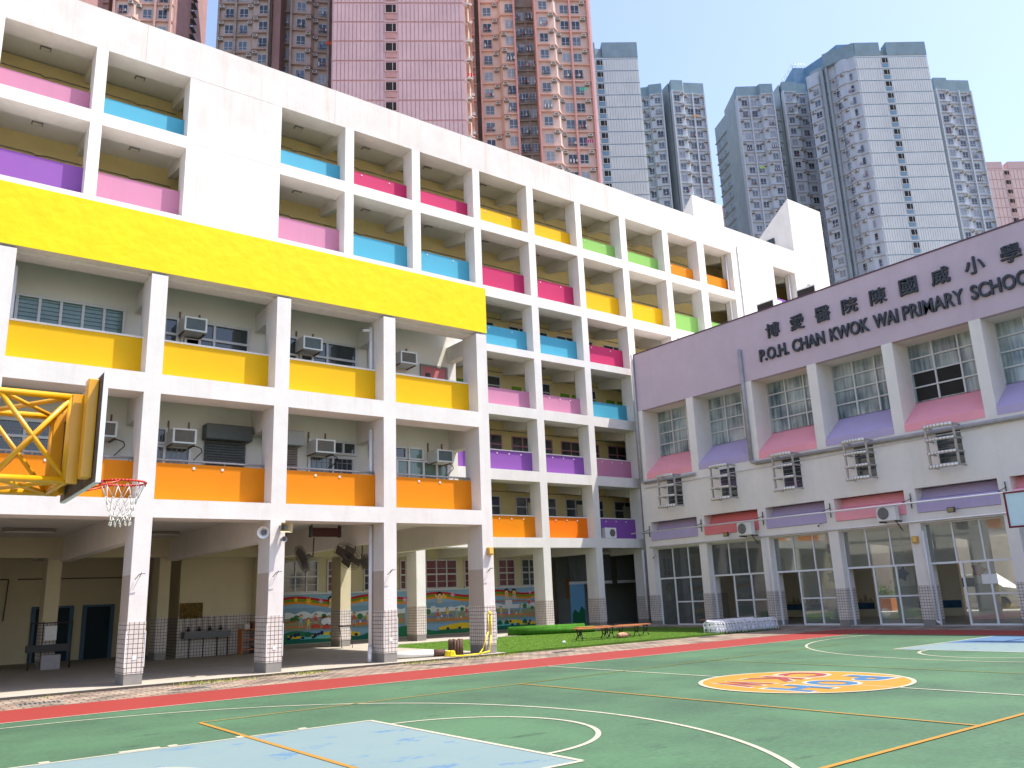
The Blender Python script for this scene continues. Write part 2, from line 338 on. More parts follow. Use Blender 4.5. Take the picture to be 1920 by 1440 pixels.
# turf and drain covers
MB().box(16.2,22.55,-.03,30.9,31.2,.03).build('artificial_turf',TURF,kind='structure')
g=random.Random(3); tb=MB()
for i in range(9000):
    x=16.25+g.random()*14.6; y=22.6+ (g.random()**1.3)*8.5; h=.02+g.random()*.03; a=g.random()*6.28
    dx,dy=math.cos(a)*.006,math.sin(a)*.006; tb.face([(x-dx,y-dy,.03),(x+dx,y+dy,.03),(x+(g.random()-.5)*.03,y+(g.random()-.5)*.03,.03+h)])
o=tb.build('turf_blades',paint('turf_blade',(116,160,44),.5,.8,.3,5),kind='stuff'); tag(o,'short green blades of the artificial turf lawn','turf')
wb=MB()
for i in range(2600):
    x=g.uniform(2,19.5); y=21.93-abs(g.gauss(0,.35)); 
    if math.sin(x*2.1)+math.sin(x*.9+1)<g.uniform(-.4,1.6): continue
    h=.02+g.random()*.06; a=g.random()*6.28; dx,dy=math.cos(a)*.012,math.sin(a)*.012
    wb.face([(x-dx,y-dy,.0),(x+dx,y+dy,.0),(x+(g.random()-.5)*.07,y+(g.random()-.5)*.07,h)])
o=wb.build('weeds',WEED,kind='stuff'); tag(o,'yellow green weeds growing along the kerb between the pavers','weeds')
for i,(x,y) in enumerate([(3.1,20.3),(6.1,20.4),(8.9,20.5),(12.9,20.6),(17.6,20.9),(25.2,21.6)]):
    t=thing('drain_cover',['dark drain cover nearest the left edge of the photo','rusty drain cover in the pavers in front of the nearest column','drain cover in the pavers between the first two tiled columns','drain cover in the pavers between second and third columns','drain cover in the pavers just right of the last annex column','flat drain cover in front of the white chairs'][i],'drain cover',(x,y,0),'drain covers in the paved path')
    MB().box(x-.42,y-.16,.002,x+.42,y+.16,.012).build('frame',CGREY,t); b=MB()
    for k in range(9): b.box(x-.38+k*.085,y-.13,.012,x-.33+k*.085,y+.13,.018)
    b.build('grate',STEELD,t)
# ---------------------------------------------------------------- classroom block (tall, rear)
BY=32.5
def rect_x(mb,x0,x1,y0,y1,z0,z1): mb.box(x0,y0,z0,x1,y1,z1)
CB=thing('classroom_block','long white six storey classroom block with coloured balcony parapets','building',(4,BY,0))
PB=[4.5,7.77,11.0,14.06,17.17,20.76]; BB=[4.02,7.25,10.47,13.68,16.6,20.22,23.55]; PT=[5.58,8.8,12.0,15.27,18.48,21.77]
cols=[(-9.2,-8.75),(-5.6,-5.15),(-2.0,-1.55),(1.2,1.65),(4.8,5.23),(8.42,8.8),(12.02,12.44),(15.56,16.01),(19.16,19.62),(22.8,23.23),(26.36,26.82),(29.87,30.3),(33.4,33.9),(37.1,37.6),(40.35,41.0),(43.8,44.25),(48.0,48.4),(50.95,51.4),(54.95,55.4)]
RT=25.35
for ci,(a,c) in enumerate(cols):
    b=MB(); b.box(a,BY,1.5,c,BY+.85,BB[0])
    for f in range(6): b.box(a,BY,PB[f],c,BY+.85,BB[f+1])
    o=b.build('column',WHITE,CB)
    if c<16.2: MB().box(a-.004,BY-.004,1.5,c+.004,BY+.854,3.6).build('column',CREAM,CB,'cream lower part of the rear column')
    b=MB(); b.box(a-.01,BY-.01,.3,c+.01,BY+.86,1.5); b.build('column_tiles',TILE,CB)
    MB().box(a,BY,0,c,BY+.85,.3).build('column_base',CGREY,CB)
for f in range(6):
    MB().box(-12,BY,BB[f],55.4,BY+1.0,PB[f]).build('beam',WHITE,CB)
MB().box(-12,BY,BB[6],55.4,BY+1.0,RT).build('roof_parapet',paint('weathered_white_wall',(238,232,224),.70,.8,.10,.9,.4,8,streak=.65,dirt=(188,166,150)),CB)
# fine plaster joints on the roof band
b=MB()
for x in (6.6,15.0,22.1,29.6,37.2,46.2): b.box(x,BY-.003,BB[6]+.02,x+.025,BY,RT-.01)
for z in (BB[6],20.5): b.box(8.45,BY-.003,z,12.4,BY,z+.02); b.box(44.3,BY-.003,z,48.4,BY,z+.02)
b.build('plaster_joint',paint('joint_grey',(205,196,188),.8),CB)
MB().box(8.8,BY+.001,PB[4]-.02,12.02,BY+.6,BB[6]).build('wall',MATS['weathered_white_wall'],CB,'blank white wall between two sets of balconies')
for q_ in ((44.25,48.0),(51.4,54.95)): MB().box(q_[0],BY+.002,PB[0],q_[1],BY+.6,BB[6]).build('wall',WHITE,CB,'blank white wall at the far end')
WY=35.45
b=MB(); b.box(-12,WY,4.35,55.4,WY+.25,BB[6]+.4).box(55.1,BY+1,0,55.4,44,RT-.2).box(-12,WY+8,0,55.4,WY+8.3,RT-.2).box(-12,BY+1,0,-11.7,44,RT-.2); b.build('corridor_wall',CREAMY,CB)
b=MB()
for f in range(6): b.box(-12,BY+1.0,PB[f]-.16,55.4,WY,PB[f]-.02)
b.box(-12,BY+1.0,24.0,55.1,WY+8,24.2); b.build('floor_slab',CEIL,CB)
MB().box(-11.7,BY+.95,4.2,55.1,43,4.34).build('ceiling',CEIL,CB)
b=MB()
for (a,c) in cols:
    m_=(a+c)/2
    for f in range(6):
        zt=(PB[f+1]-.16) if f<5 else 24.0; zb=zt-.42
        MB().prism([(m_-.15,BY+1.0,zb-.35),(m_-.15,WY,zb+.02),(m_-.15,WY,zt),(m_-.15,BY+1.0,zt)],(.3,0,0)).build('cross_beam',CEIL,CB)
    MB().prism([(m_-.15,BY+.85,3.75),(m_-.15,36.6,3.75),(m_-.15,36.6,4.2),(m_-.15,BY+1.0,4.2),(m_-.15,BY+1.0,4.0),(m_-.15,BY+.85,4.0)],(.3,0,0)).build('cross_beam',CEIL,CB)
palette={'pink':PNK,'sky blue':CYN,'magenta':MAG,'yellow':YEL,'lime green':GRN,'orange':ORG,'deep orange':ORD,'purple':PUR}
bays=[(c[1],d[0]) for c,d in zip(cols,cols[1:])]
colr={ # bay index: colours from F1..F6
 2:['orange','purple','pink','sky blue','purple','pink'],3:['orange','purple','pink','sky blue','purple','pink'],4:['orange','purple','pink','sky blue','pink','sky blue'],
 6:['orange','purple','pink','sky blue','pink','sky blue'],7:['orange','purple','pink','sky blue','sky blue','magenta'],8:['orange','purple','pink','sky blue','sky blue','magenta'],
 9:['orange','purple','pink','sky blue','magenta','yellow'],10:['deep orange','purple','pink','sky blue','magenta','yellow'],11:['purple','pink','sky blue','magenta','yellow','lime green'],
 12:['purple','pink','sky blue','magenta','yellow','lime green'],13:['purple','pink','sky blue','yellow','lime green','orange'],14:['purple','pink','sky blue','yellow','lime green','orange'],16:['purple']*6}
colr[0]=colr[1]=colr[2]
FLN=['first','second','third','fourth','fifth','top']
bayname={}
proto_lamp=None
winf=MB(); ws=random.Random(11)
for bi,(x0,x1) in enumerate(bays):
    if bi in (5,15,17): continue
    for f in range(6):
        cn=colr.get(bi,['purple']*6)[f]
        MB().box(x0,BY+.55,PB[f]-.01,x1,BY+.72,PT[f]-(.25 if bi==16 and f==5 else 0)).build('parapet',palette[cn],CB,cn+' balcony parapet on the '+FLN[f]+' upper floor')
        if f in (0,1): MB().box(x0,BY+.53,PT[f],x1,BY+.74,PT[f]+.05).build('coping',WHITE,CB)
        # bolts on parapets
        if bi>=7 and (f+bi)%2==0 or f in(0,1):
            b=MB(); n=4 if f<3 else 2
            for k in range(n):
                xx=x0+.15+(x1-x0)*(k+.0)/(n)*.95+(.5 if n==2 else 0); b.box(xx,BY+.53,PT[f]-.17,xx+.06,BY+.55,PT[f]-.11)
            b.build('bracket_hole',paint('pale_fitting',(225,210,205),.9),CB)
        # corridor windows
        zf=PB[f]; r_=ws.random()
        if f<5:
            if f in(1,): wx=[(x0+.1,x1-.15)]
            elif f==2: wx=[(x0+1.9,x1-.1)]
            else: wx=[(x0+.2,x0+1.6),(x1-.9,x1-.1)] if (bi+f)%3 else [(x0+.3,x1-.4)]
            for (a,c) in wx:
                fm=paint('rose_window_frame',(205,150,165),.8) if f==1 else ALU
                t=MB(); t.box(a,WY-.01,zf+.95,c,WY+.01,zf+2.35); o=t.build('window',GLASSD,CB)
                t=MB(); n=max(1,round((c-a)/.8))
                for k in range(n+1): xx=a+(c-a)*k/n; t.box(xx-.03,WY-.05,zf+.92,xx+.03,WY-.01,zf+2.38)
                for zz in (.95,1.85,2.36): t.box(a,WY-.06,zf+zz-.03,c,WY-.012,zf+zz+.03)
                t.build('frame',fm,o)
            if f==2:
                for q in (0,1): MB().box(x0+.25+q*.9,WY-.04,zf+1.5,x0+.9+q*.9,WY-.01,zf+1.95).build('notice_board',paint('lime_board',(120,170,50),.8),CB)
            if f==0: MB().box(x0+1.0,WY-.04,zf,x0+1.9,WY-.01,zf+2.1).build('door',CREAM,CB)
            if f==3: pass
        t=MB(); zz=zf+2.62; t.path([(x0-.2,WY-.05,zz),(x0+1.6,WY-.05,zz),(x0+1.75,WY-.05,zz-.07),(x0+2.1,WY-.05,zz),(x1+.2,WY-.05,zz)],.022,5); t.build('conduit',CGREY,CB)
        # ceiling lamp: bays that can be seen
        vis=f!=1 and ((f>=4 and bi in(3,4,6,7,8,9,10,11,12)) or (f in(1,2,3) and bi in(9,10,11)) or (bi==3 and f==5))
        if vis:
            zc=(PB[f+1]-.16) if f<5 else 24.0
            order={3:'leftmost',4:'second',6:'third',7:'fourth',8:'fifth',9:'sixth',10:'seventh',11:'eighth',12:'ninth'}[bi]
            lab='flat ceiling lamp over the '+cn+' parapet, '+FLN[f]+' floor of balconies, '+order+' bay from left'
            loc=((x0+x1)/2,34.4,zc)
            if proto_lamp is None:
                proto_lamp=thing('ceiling_light',lab,'ceiling light',loc,'ceiling lights in the balcony corridors')
                b=MB(); b.box(-.2+loc[0],loc[1]-.14,zc-.035,.2+loc[0],loc[1]+.14,zc); b.build('base',CGREY,proto_lamp)
                b=MB(); b.box(-.16+loc[0],loc[1]-.1,zc-.09,.16+loc[0],loc[1]+.1,zc-.035); b.build('diffuser',paint('lamp_diffuser',(215,210,190),.9,.4),proto_lamp,bevel=.02)
            else: dup(proto_lamp,loc,0,lab)
LIT=bpy.data.materials.new('lit_lamp'); LIT.use_nodes=True; LIT.node_tree.nodes['Principled BSDF'].inputs['Emission Color'].default_value=(1,.9,.45,1); LIT.node_tree.nodes['Principled BSDF'].inputs['Emission Strength'].default_value=2.2
for k_,bi in enumerate((9,10,11)):
    x0,x1=bays[bi]; zc=PB[2]-.16; xm=x0+.75
    t=thing('ceiling_light',['lit round ceiling lamp in the bay nearest the annex corner, second floor up','lit round ceiling lamp in the middle bay, second floor up','lit round ceiling lamp in the bay beside the hall, second floor up'][k_],'ceiling light',(xm,33.9,zc),'lit round ceiling lamps')
    MB().tube((xm,33.9,zc-.05),(xm,33.9,zc),.2,20).build('base',ALU,t); MB().tube((xm,33.9,zc-.12),(xm,33.9,zc-.05),.15,20,0,.18).build('diffuser',LIT,t)
MB().box(52.4,BY-.03,22.35,53.9,BY+.01,23.0).build('window',GLASSD,CB)
b=MB(); b.box(52.35,BY-.05,22.3,53.95,BY-.03,22.36).box(52.35,BY-.05,22.99,53.95,BY-.03,23.05)
for x in (52.35,52.85,53.35,53.9): b.box(x,BY-.055,22.3,x+.06,BY-.03,23.05)
b.build('window_bars',ALU,CB)
# ground floor rear walls with windows
M=36.6
for q_ in ((12.45,M,0,29.15,M+.25),(9.3,32.95,1.5,12.45,M),(-11.7,37.0,0,9.2,37.25),(29.35,38.5,0,40,38.7),(29.15,36.6,0,29.35,38.7),(9.2,M,0,12.45,37.2)): MB().box(*q_,4.2).build('wall',CREAM,CB,'cream ground floor wall behind the colonnade')
b=MB(); b.box(9.28,32.93,.05,12.47,M-.01,1.5); b.build('wall_tiles',TILE,CB)
for (a,c,cur) in ((14.75,16.35,GLASSD),(16.85,17.9,GLASSR),(18.7,20.2,GLASSD),(20.65,21.25,GLASSR),(22.1,23.9,GLASSR),(24.4,26.0,GLASSR),(26.55,27.6,GLASSR),(28.1,29.1,GLASSD)):
    o=MB().box(a,M-.02,2.3,c,M+.01,3.68).build('window',cur,CB); t=MB(); n=max(2,round((c-a)/.52))
    for k in range(n+1): xx=a+(c-a)*k/n; t.box(xx-.03,M-.07,2.28,xx+.03,M-.02,3.7)
    for zz in (2.3,2.98,3.67): t.box(a-.03,M-.075,zz-.035,c+.03,M-.021,zz+.035)
    t.box(a,M-.05,2.62,c,M-.022,2.64).box(a,M-.05,3.25,c,M-.022,3.27)
    t.build('frame',ALU,o)
MB().box(14.6,M-.12,2.2,29.15,M,2.26).build('window_sill',ALUW,CB)
# dark openings and partition on the right of the ground floor
b=MB(); b.box(30.3,35.2,2.25,33.4,35.3,2.4).box(33.9,35.2,2.25,37.1,35.3,2.4).box(30.3,35.2,3.85,37.1,35.3,4.0); b.build('glass_partition_frame',ALU,CB)
b=MB(); b.box(30.3,35.24,2.4,33.4,35.25,3.85).box(33.9,35.24,2.4,37.1,35.25,3.85); b.build('glass_partition',GLSB,CB)
b=MB(); b.box(30.3,35.2,.05,31.3,35.28,2.25); o=b.build('door',paint('blue_door',(110,165,200),.8),CB,'blue door with green hills painted on it')
b=MB(); b.prism([(30.35,35.18,.06),(31.25,35.18,.06),(31.25,35.18,.9),(31.0,35.18,1.1),(30.8,35.18,.75),(30.5,35.18,.95),(30.35,35.18,.7)],(0,.015,0)); b.build('painted_hills',paint('mural_dark_green',(30,105,70),.8),o)
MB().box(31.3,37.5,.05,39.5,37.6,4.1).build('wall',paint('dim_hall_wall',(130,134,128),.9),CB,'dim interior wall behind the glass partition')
MB().box(31.9,37.42,1.5,32.8,37.5,2.6).build('notice_board',paint('cork',(165,120,85),.8),CB)
# sloping stair head houses on the roof
b=MB(); b.prism([(42.2,34.0,RT-.2),(42.2,34.0,28.05),(42.2,36.8,RT-.3)],(3.2,0,0)); b.build('roof_stair_head',WHITE,CB,'small wedge shaped roof house on the left')
b=MB(); b.prism([(51.25,BY+.002,RT),(51.25,BY+.002,29.55),(51.25,37.2,26.0),(51.25,39.4,24.2),(51.25,33.6,24.2),(51.25,33.6,RT)],(4.15,0,0)); b.build('roof_stair_head',WHITE,CB,'large wedge shaped roof house with two barred windows')
for (y0,z0) in ((34.0,26.0),(36.0,25.7)):
    o=MB().box(51.2,y0,z0,51.26,y0+1.1,z0+.95).build('window',GLASSD,CB); t=MB()
    for k in range(4): t.box(51.12,y0+k*.36,z0,51.14,y0+.02+k*.36,z0+.95); t.box(51.12,y0,z0+k*.31,51.14,y0+1.1,z0+.02+k*.31)
    t.build('bars',STEELD,o)
b=MB(); b.tube((44.5,BY-.06,8),(44.5,BY-.06,24.2),.05); b.build('downpipe',PIPE,CB)
for bi_,x in ((8,None),):
    pass
b=MB(); b.tube((43.72,BY+.4,8),(43.72,BY+.4,23.5),.06).tube((50.7,BY+.4,15),(50.7,BY+.4,23.5),.06).tube((33.2,BY-.06,.3),(33.2,BY-.06,3.9),.07) ; b.build('downpipe',PIPE,CB)
# ---------------------------------------------------------------- mural on the ground floor wall
MU=thing('mural','long cartoon mural of children, rainbow ribbon and green hills under the windows','mural',(22,M,0))
def flat(name,polys,col,step,y=M):
    b=MB(); yy=y-.006-.005*step
    for p in polys: b.face([(x,yy,z) for x,z in p][::1])
    return b.build(name,paint('mural_'+col[0],col[1],1.0,.7,.08,3),MU)
MB().box(14.68,M-.006,.1,29.14,M,2.2).build('sky',paint('mural_sky',(160,200,220),.8),MU)
def band(x0,x1,f0,f1,n=40): 
    xs=[x0+(x1-x0)*i/n for i in range(n+1)]; return [(x,f0(x)) for x in xs]+[(x,f1(x)) for x in reversed(xs)]
wv=lambda x:1.98+.10*math.sin(x*1.7+.6)
def quads(x0,x1,f0,f1,n=60):
    out=[]
    for i in range(n):
        a=x0+(x1-x0)*i/n; c=x0+(x1-x0)*(i+1)/n; out.append([(a,f0(a)),(c,f0(c)),(c,f1(c)),(a,f1(a))])
    return out
flat('ribbon',quads(14.7,29.1,lambda x:wv(x)-.06,lambda x:wv(x)+.05),('red',(190,40,45)),1)
flat('ribbon',quads(14.7,29.1,lambda x:wv(x)-.17,lambda x:wv(x)-.06),('green',(110,150,50)),1)
flat('ribbon',quads(14.7,29.1,lambda x:wv(x)-.27,lambda x:wv(x)-.17),('orange',(235,140,30)),1)
pan=[]
for (a,c) in ((14.85,17.35),(17.7,20.9),(21.2,24.6),(24.9,29.0)): pan.append([(a,.62),(c,.55),(c,1.62),(a,1.62)])
flat('picture_panel',pan,('panel_blue',(130,165,185)),2)
cl=[]
for (a,c) in ((14.85,17.35),(17.7,20.9),(21.2,24.6),(24.9,29.0)):
    cl+=quads(a,c,lambda x:1.15,lambda x:1.34+.13*abs(math.sin(x*4.1))*(.6+.4*math.sin(x*1.3)),24)
flat('clouds',cl,('cloud',(225,228,225)),3)
md=[]
for (a,c) in ((14.85,17.35),(17.7,20.9),(21.2,24.6),(24.9,29.0)): md+=quads(a,c,lambda x:.66,lambda x:1.12+.06*math.sin(x*2.2),24)
flat('field',md,('field',(150,155,115)),4)
tr=[]
for (a,c) in ((14.85,17.35),(17.7,20.9),(21.2,24.6),(24.9,29.0)): tr+=quads(a,c,lambda x:.76+.05*math.sin(x),lambda x:.86+.05*math.sin(x+.4),24)
flat('track_stripe',tr,('stripe',(215,130,75)),5)
tr=quads(14.85,17.35,lambda x:.98+.22*(x-14.85)/2.5,lambda x:1.04+.24*(x-14.85)/2.5,20)+quads(24.9,29.0,lambda x:1.5-.06*(x-27)**2*.3,lambda x:1.56-.06*(x-27)**2*.3,20)
flat('rainbow',tr,('rainbow',(200,110,60)),5)
flat('hills',quads(14.7,29.1,lambda x:.1,lambda x:.46+.15*math.sin(x*1.3)+.06*math.sin(x*3)),('hillgreen',(50,125,80)),6)
flat('hills',quads(15.0,18.5,lambda x:.3+.05*math.sin(x),lambda x:.48+.08*math.sin(x*1.9),30)+quads(22.8,25.2,lambda x:.3,lambda x:.42+.16*math.sin((x-22.8)*1.2),30)+quads(26.4,29.1,lambda x:.3,lambda x:.5+.08*math.sin(x*1.9),30),('yellow',(240,205,50)),7)
flat('hills',quads(14.7,17.3,lambda x:.1,lambda x:.26+.07*math.sin(x*2.9),30)+quads(18.0,20.0,lambda x:.1,lambda x:.3+.05*math.sin(x*4),20)+quads(25.5,27.8,lambda x:.1,lambda x:.3+.09*math.sin(x*2.1),30),('teal',(35,110,90)),8)
flat('water',quads(15.6,17.3,lambda x:.27,lambda x:.38+.03*math.sin(x*5),20)+quads(26.0,27.6,lambda x:.3,lambda x:.42+.04*math.sin(x*5),20),('water',(110,205,195)),9)
def circ(cx,cz,r,n=12,sx=1): return [(cx+sx*r*math.cos(2*math.pi*i/n),cz+r*math.sin(2*math.pi*i/n)) for i in range(n)]
def star(cx,cz,r,n=6): 
    p=[]; 
    for i in range(n*2): rr=r if i%2==0 else r*.4; p.append((cx+rr*math.cos(math.pi*i/n),cz+rr*math.sin(math.pi*i/n)))
    return p
def tri(poly):
    cx=sum(p[0] for p in poly)/len(poly); cz=sum(p[1] for p in poly)/len(poly)
    return [[(cx,cz),poly[i],poly[(i+1)%len(poly)]] for i in range(len(poly))]
flat('flowers',sum([tri(star(x,z,r)) for x,z,r in ((15.35,1.98,.13),(15.95,1.9,.2),(17.75,1.95,.1),(23.2,1.87,.16),(25.0,1.9,.08),(18.6,1.85,.12),(25.05,1.75,.08))],[]),('flower_yellow',(240,195,40)),2)
flat('flowers',sum([tri(star(x,z,r)) for x,z,r in ((16.55,1.88,.15),(18.0,2.02,.1),(20.9,1.8,.17),(23.65,1.95,.17),(28.6,1.95,.14),(20.4,2.0,.1))],[]),('flower_pink',(225,170,200)),2)
sk=[];hr=[];bd=[];bl=[]
for (x,z,r) in ((17.05,1.92,.15),(17.4,1.9,.13),(22.85,1.93,.15),(27.0,1.97,.16),(27.5,1.97,.15)):
    hr+=[circ(x,z+.04,r,16,1.05)]; sk+=[circ(x,z-.02,r*.8,14,1.0)]; bd+=[[(x-.16,z-.36),(x+.16,z-.36),(x+.1,z-.14),(x-.1,z-.14)]]
sk+=[[(22.55,1.98),(22.62,2.02),(22.82,1.78),(22.76,1.74)],[(23.15,2.0),(23.08,2.04),(22.9,1.78),(22.95,1.74)]]
kids=[(15.6,1.1),(16.3,1.12),(15.95,.95),(16.9,1.0),(18.2,1.1),(18.9,1.05),(19.6,1.1),(22.75,1.05),(23.3,1.12),(23.85,1.07),(24.45,1.15),(26.6,1.05),(27.9,1.1),(28.5,1.45),(21.5,1.05)]
for x,z in kids:
    hr+=[circ(x,z+.17,.075,10)]; sk+=[circ(x,z+.15,.058,10)]; bl+=[[(x-.07,z-.1),(x+.07,z-.1),(x+.05,z+.1),(x-.05,z+.1)]]; bd+=[[(x-.16,z+.12),(x-.13,z+.14),(x-.03,z+.06),(x-.05,z+.02)],[(x+.16,z+.0),(x+.17,z+.03),(x+.04,z+.08),(x+.05,z+.03)],[(x-.08,z-.3),(x-.04,z-.3),(x-.01,z-.1),(x-.06,z-.1)],[(x+.05,z-.3),(x+.1,z-.3),(x+.06,z-.1),(x+.01,z-.1)]]
flat('painted_hair',hr,('black',(30,28,30)),10); flat('painted_face',sk,('skin',(245,200,130)),11); flat('painted_clothes',bl[0::3],('shirt',(120,190,215)),10); flat('painted_clothes',bl[1::3],('shirt_red',(215,90,80)),10); flat('painted_clothes',bl[2::3],('shirt_yellow',(240,205,90)),10); flat('painted_clothes',bd,('white',(200,185,165)),9)
ey=[]
for (x,z,r) in ((17.05,1.92,.15),(22.85,1.93,.15),(27.0,1.97,.16),(27.5,1.97,.15)): ey+=[circ(x-.05,z,.014,8),circ(x+.05,z,.014,8),[(x-.05,z-.05),(x-.03,z-.08),(x+.03,z-.08),(x+.05,z-.05)]]
flat('painted_face_details',ey,('ink',(40,25,25)),12)
flat('painted_hoop_board',[[(26.9,1.32),(27.35,1.32),(27.35,1.58),(26.9,1.58)],[(27.08,.85),(27.2,.85),(27.16,1.3),(27.1,1.3)]],('boardw',(232,225,220)),9)
flat('painted_shrubs',[circ(x,.42+.04*(i%3),.07+.02*(i%2),10) for i,x in enumerate((15.15,15.35,15.5,16.3,16.45,16.6,26.3,26.9,27.2,28.2,28.5))],('shrub',(45,50,85)),10)
flat('painted_rabbit',[circ(16.85,.98,.16,12,1.9),circ(17.1,1.12,.09),[(17.0,1.18),(17.05,1.42),(17.12,1.42),(17.1,1.18)]],('rabbit',(232,232,228)),12)
flat('painted_roof',[[(16.1,.72),(16.5,.72),(16.5,.85),(16.3,.93),(16.1,.85)],[(16.65,.66),(17.0,.66),(17.0,.8),(16.85,.9),(16.65,.8)]],('roofred',(205,85,65)),12)

flat('painted_trees',[circ(x,1.14+.05*(i%3),.1+.03*(i%2),10,1.2) for i,x in enumerate((15.2,15.4,16.7,18.5,19.2,20.3,21.6,22.2,24.2,25.4,25.7,28.2,28.7))],('tree_green',(70,130,70)),5)
flat('painted_lake',sum([quads(a,c,lambda x:.9,lambda x:1.0+.04*math.sin(x*3),16) for a,c in ((17.8,19.6),(21.4,23.6),(25.2,27.4))],[]),('lake',(120,130,185)),5)
flat('painted_balls',[circ(x,z,.05,10) for x,z in ((22.95,.95),(27.6,.9),(18.5,.9),(24.1,.85))],('ball',(235,235,230)),13)
flat('painted_houses',[[(x,.36),(x+.3,.36),(x+.3,.5),(x+.15,.6),(x,.5)] for x in (15.8,17.0,26.35,26.8,28.0)],('house',(30,110,90)),11)
flat('painted_bushes',[circ(x,.34,.06,8,1.5) for x in (15.05,15.7,16.2,18.3,19.0,23.3,24.0,26.2,27.3,28.4)],('bush_navy',(40,45,90)),12)
flat('painted_flags',[[(x,1.3),(x+.25,1.3),(x+.25,1.45),(x,1.45)] for x in (22.35,19.4)],('flag',(225,225,215)),9)
# ---------------------------------------------------------------- annex block (near left)
AY=22.35; AX1=16.05
AB=thing('annex_block','white three storey annex with bright yellow roof wall and open ground floor','building',(5,AY,0))
ac=[(-9,-8.58),(-5.45,-5.03),(-1.95,-1.53),(1.55,1.97),(5.12,5.54),(8.6,9.02),(12.08,12.5),(15.63,16.05)]
aPB=[4.48,7.75]; aBB=[4.02,7.23,10.57]; aPT=[5.51,8.82]
MB().box(-12,AY-.012,10.57,16.07,AY+.3,12.2).build('roof_wall',YWALL,AB,'bright yellow roof wall')
MB().box(-12,AY+.3,10.5,16.05,AY+.85,12.0).box(-12,AY+.85,11.85,16.05,32.3,12.0).build('roof_slab',WHITE,AB)
MB().box(-12,AY,10.568,16.05,AY+.3,10.57).build('soffit_edge',WHITE,AB)
for f in range(2): MB().box(-12,AY,aBB[f],16.05,AY+.85,aPB[f]).build('beam',WHITE,AB)
for (a,c) in ac:
    b=MB(); b.box(a,AY,1.5,c,AY+.85,4.02).box(a,AY,4.48,c,AY+.85,7.23).box(a,AY,7.75,c,AY+.85,10.5)
    b.build('column',WHITE,AB)
    b=MB(); b.box(a-.01,AY-.012,.3,c+.01,AY+.862,1.5); b.build('column_tiles',TILE,AB)
    MB().box(a-.003,AY+.02,1.5,a,AY+.83,2.62).build('column_dado',paint('dado_beige',(196,182,168),.85),AB)
    b=MB()
    for xx in (a-.022,c+.002):
        b.box(xx,AY-.022,.45,xx+.02,AY+.0,1.28)
    b.build('corner_guard',ALUW,AB)
    MB().box(a,AY-.005,0,c,AY+.85,.3).build('column_base',CGREY,AB)
    # rear row (shared with the colonnade), cross beams
for (a,c) in ac:
    m_=(a+c)/2
    MB().box(m_-.16,AY+.85,3.5,m_+.16,BY,4.3).build('cross_beam',WHITEC,AB)
    MB().prism([(m_-.16,AY+.85,9.95),(m_-.16,24.32,9.95),(m_-.16,24.32,10.5),(m_-.16,AY+.85,10.5)],(.32,0,0)).build('cross_beam',WHITE,AB); b=MB(); b.prism([(m_-.16,AY+.85,6.7),(m_-.16,24.32,6.7),(m_-.16,24.32,7.6),(m_-.16,AY+.85,7.6)],(.32,0,0)); b.build('cross_beam',WHITE,AB)
b=MB(); b.box(-12,AY+.85,4.3,16.05,BY,4.46).box(-12,AY+.85,7.6,16.05,24.3,7.73); b.build('floor_slab',CEIL,AB)
b=MB(); b.box(-12,24.3,4.46,16.05,24.5,11.85).box(15.85,24.5,4.46,16.05,32.3,11.85); b.build('room_wall',paint('room_wall_white',(222,218,206),.92,.8,.06,.9,.1),AB)
abays=[(c[1],d[0]) for c,d in zip(ac,ac[1:])]
for i,(x0,x1) in enumerate(abays):
    for f,mt,nm in ((0,ORG,'orange'),(1,YEL,'golden yellow')):
        MB().box(x0,AY+.55,aPB[f]-.01,x1,AY+.72,aPT[f]).build('parapet',mt,AB,nm+' balcony parapet')
        if f==1: MB().box(x0,AY+.53,aPT[f],x1,AY+.74,aPT[f]+.05).build('coping',WHITE,AB)
        else:
            b=MB(); b.tube((x0,AY+.62,aPT[0]+.09),(x1,AY+.62,aPT[0]+.09),.03)
            for k in range(6): xx=x0+.3+k*.55; b.tube((xx,AY+.62,aPT[0]),(xx,AY+.62,aPT[0]+.09),.015)
            b.build('handrail',PIPEG,AB)
            b=MB()
            for k in (.35,.6):
                xx=x0+(x1-x0)*k; b.box(xx,AY+.535,aPT[0]-.14,xx+.065,AY+.55,aPT[0]-.075)
            b.build('light_fitting',paint('pale_fitting',(225,210,205),.9),AB)
WA=24.3
def awin(x0,x1,z0,z1,vs,hs,gm=GLASSD,fm=ALU,bars=0,par=None,y=WA):
    o=MB().box(x0,y-.015,z0,x1,y+.01,z1).build('window',gm,par or AB); t=MB()
    for x in [x0,x1]+list(vs): t.box(x-.035,y-.07,z0-.035,x+.035,y-.016,z1+.035)
    for z in [z0,z1]+list(hs): t.box(x0-.03,y-.075,z-.035,x1+.03,y-.017,z+.035)
    t.build('frame',fm,o)
    if bars:
        t=MB(); k=x0+.1
        while k<x1: t.box(k,y-.03,z0,k+.014,y-.018,z1); k+=bars
        z=z0+.25
        while z<z1: t.box(x0,y-.032,z,x1,y-.019,z+.014); z+=.3
        t.build('security_bars',PIPEG,o)
    return o
o=awin(1.95,4.9,8.9,9.98,[2.27,2.8,3.31,3.85,4.38],[],GLASSG)
t=MB()
for z in range(9): t.box(1.98,WA-.045,8.95+z*.115,4.87,WA-.02,8.96+z*.115)
t.build('louvre_blades',GLASSG,o)
awin(5.6,6.36,8.9,9.98,[6.0],[9.5]); awin(6.5,8.45,8.9,9.98,[7.42],[9.48,]); awin(6.6,7.0,8.9,9.45,[],[],GLASSD,ALUW)
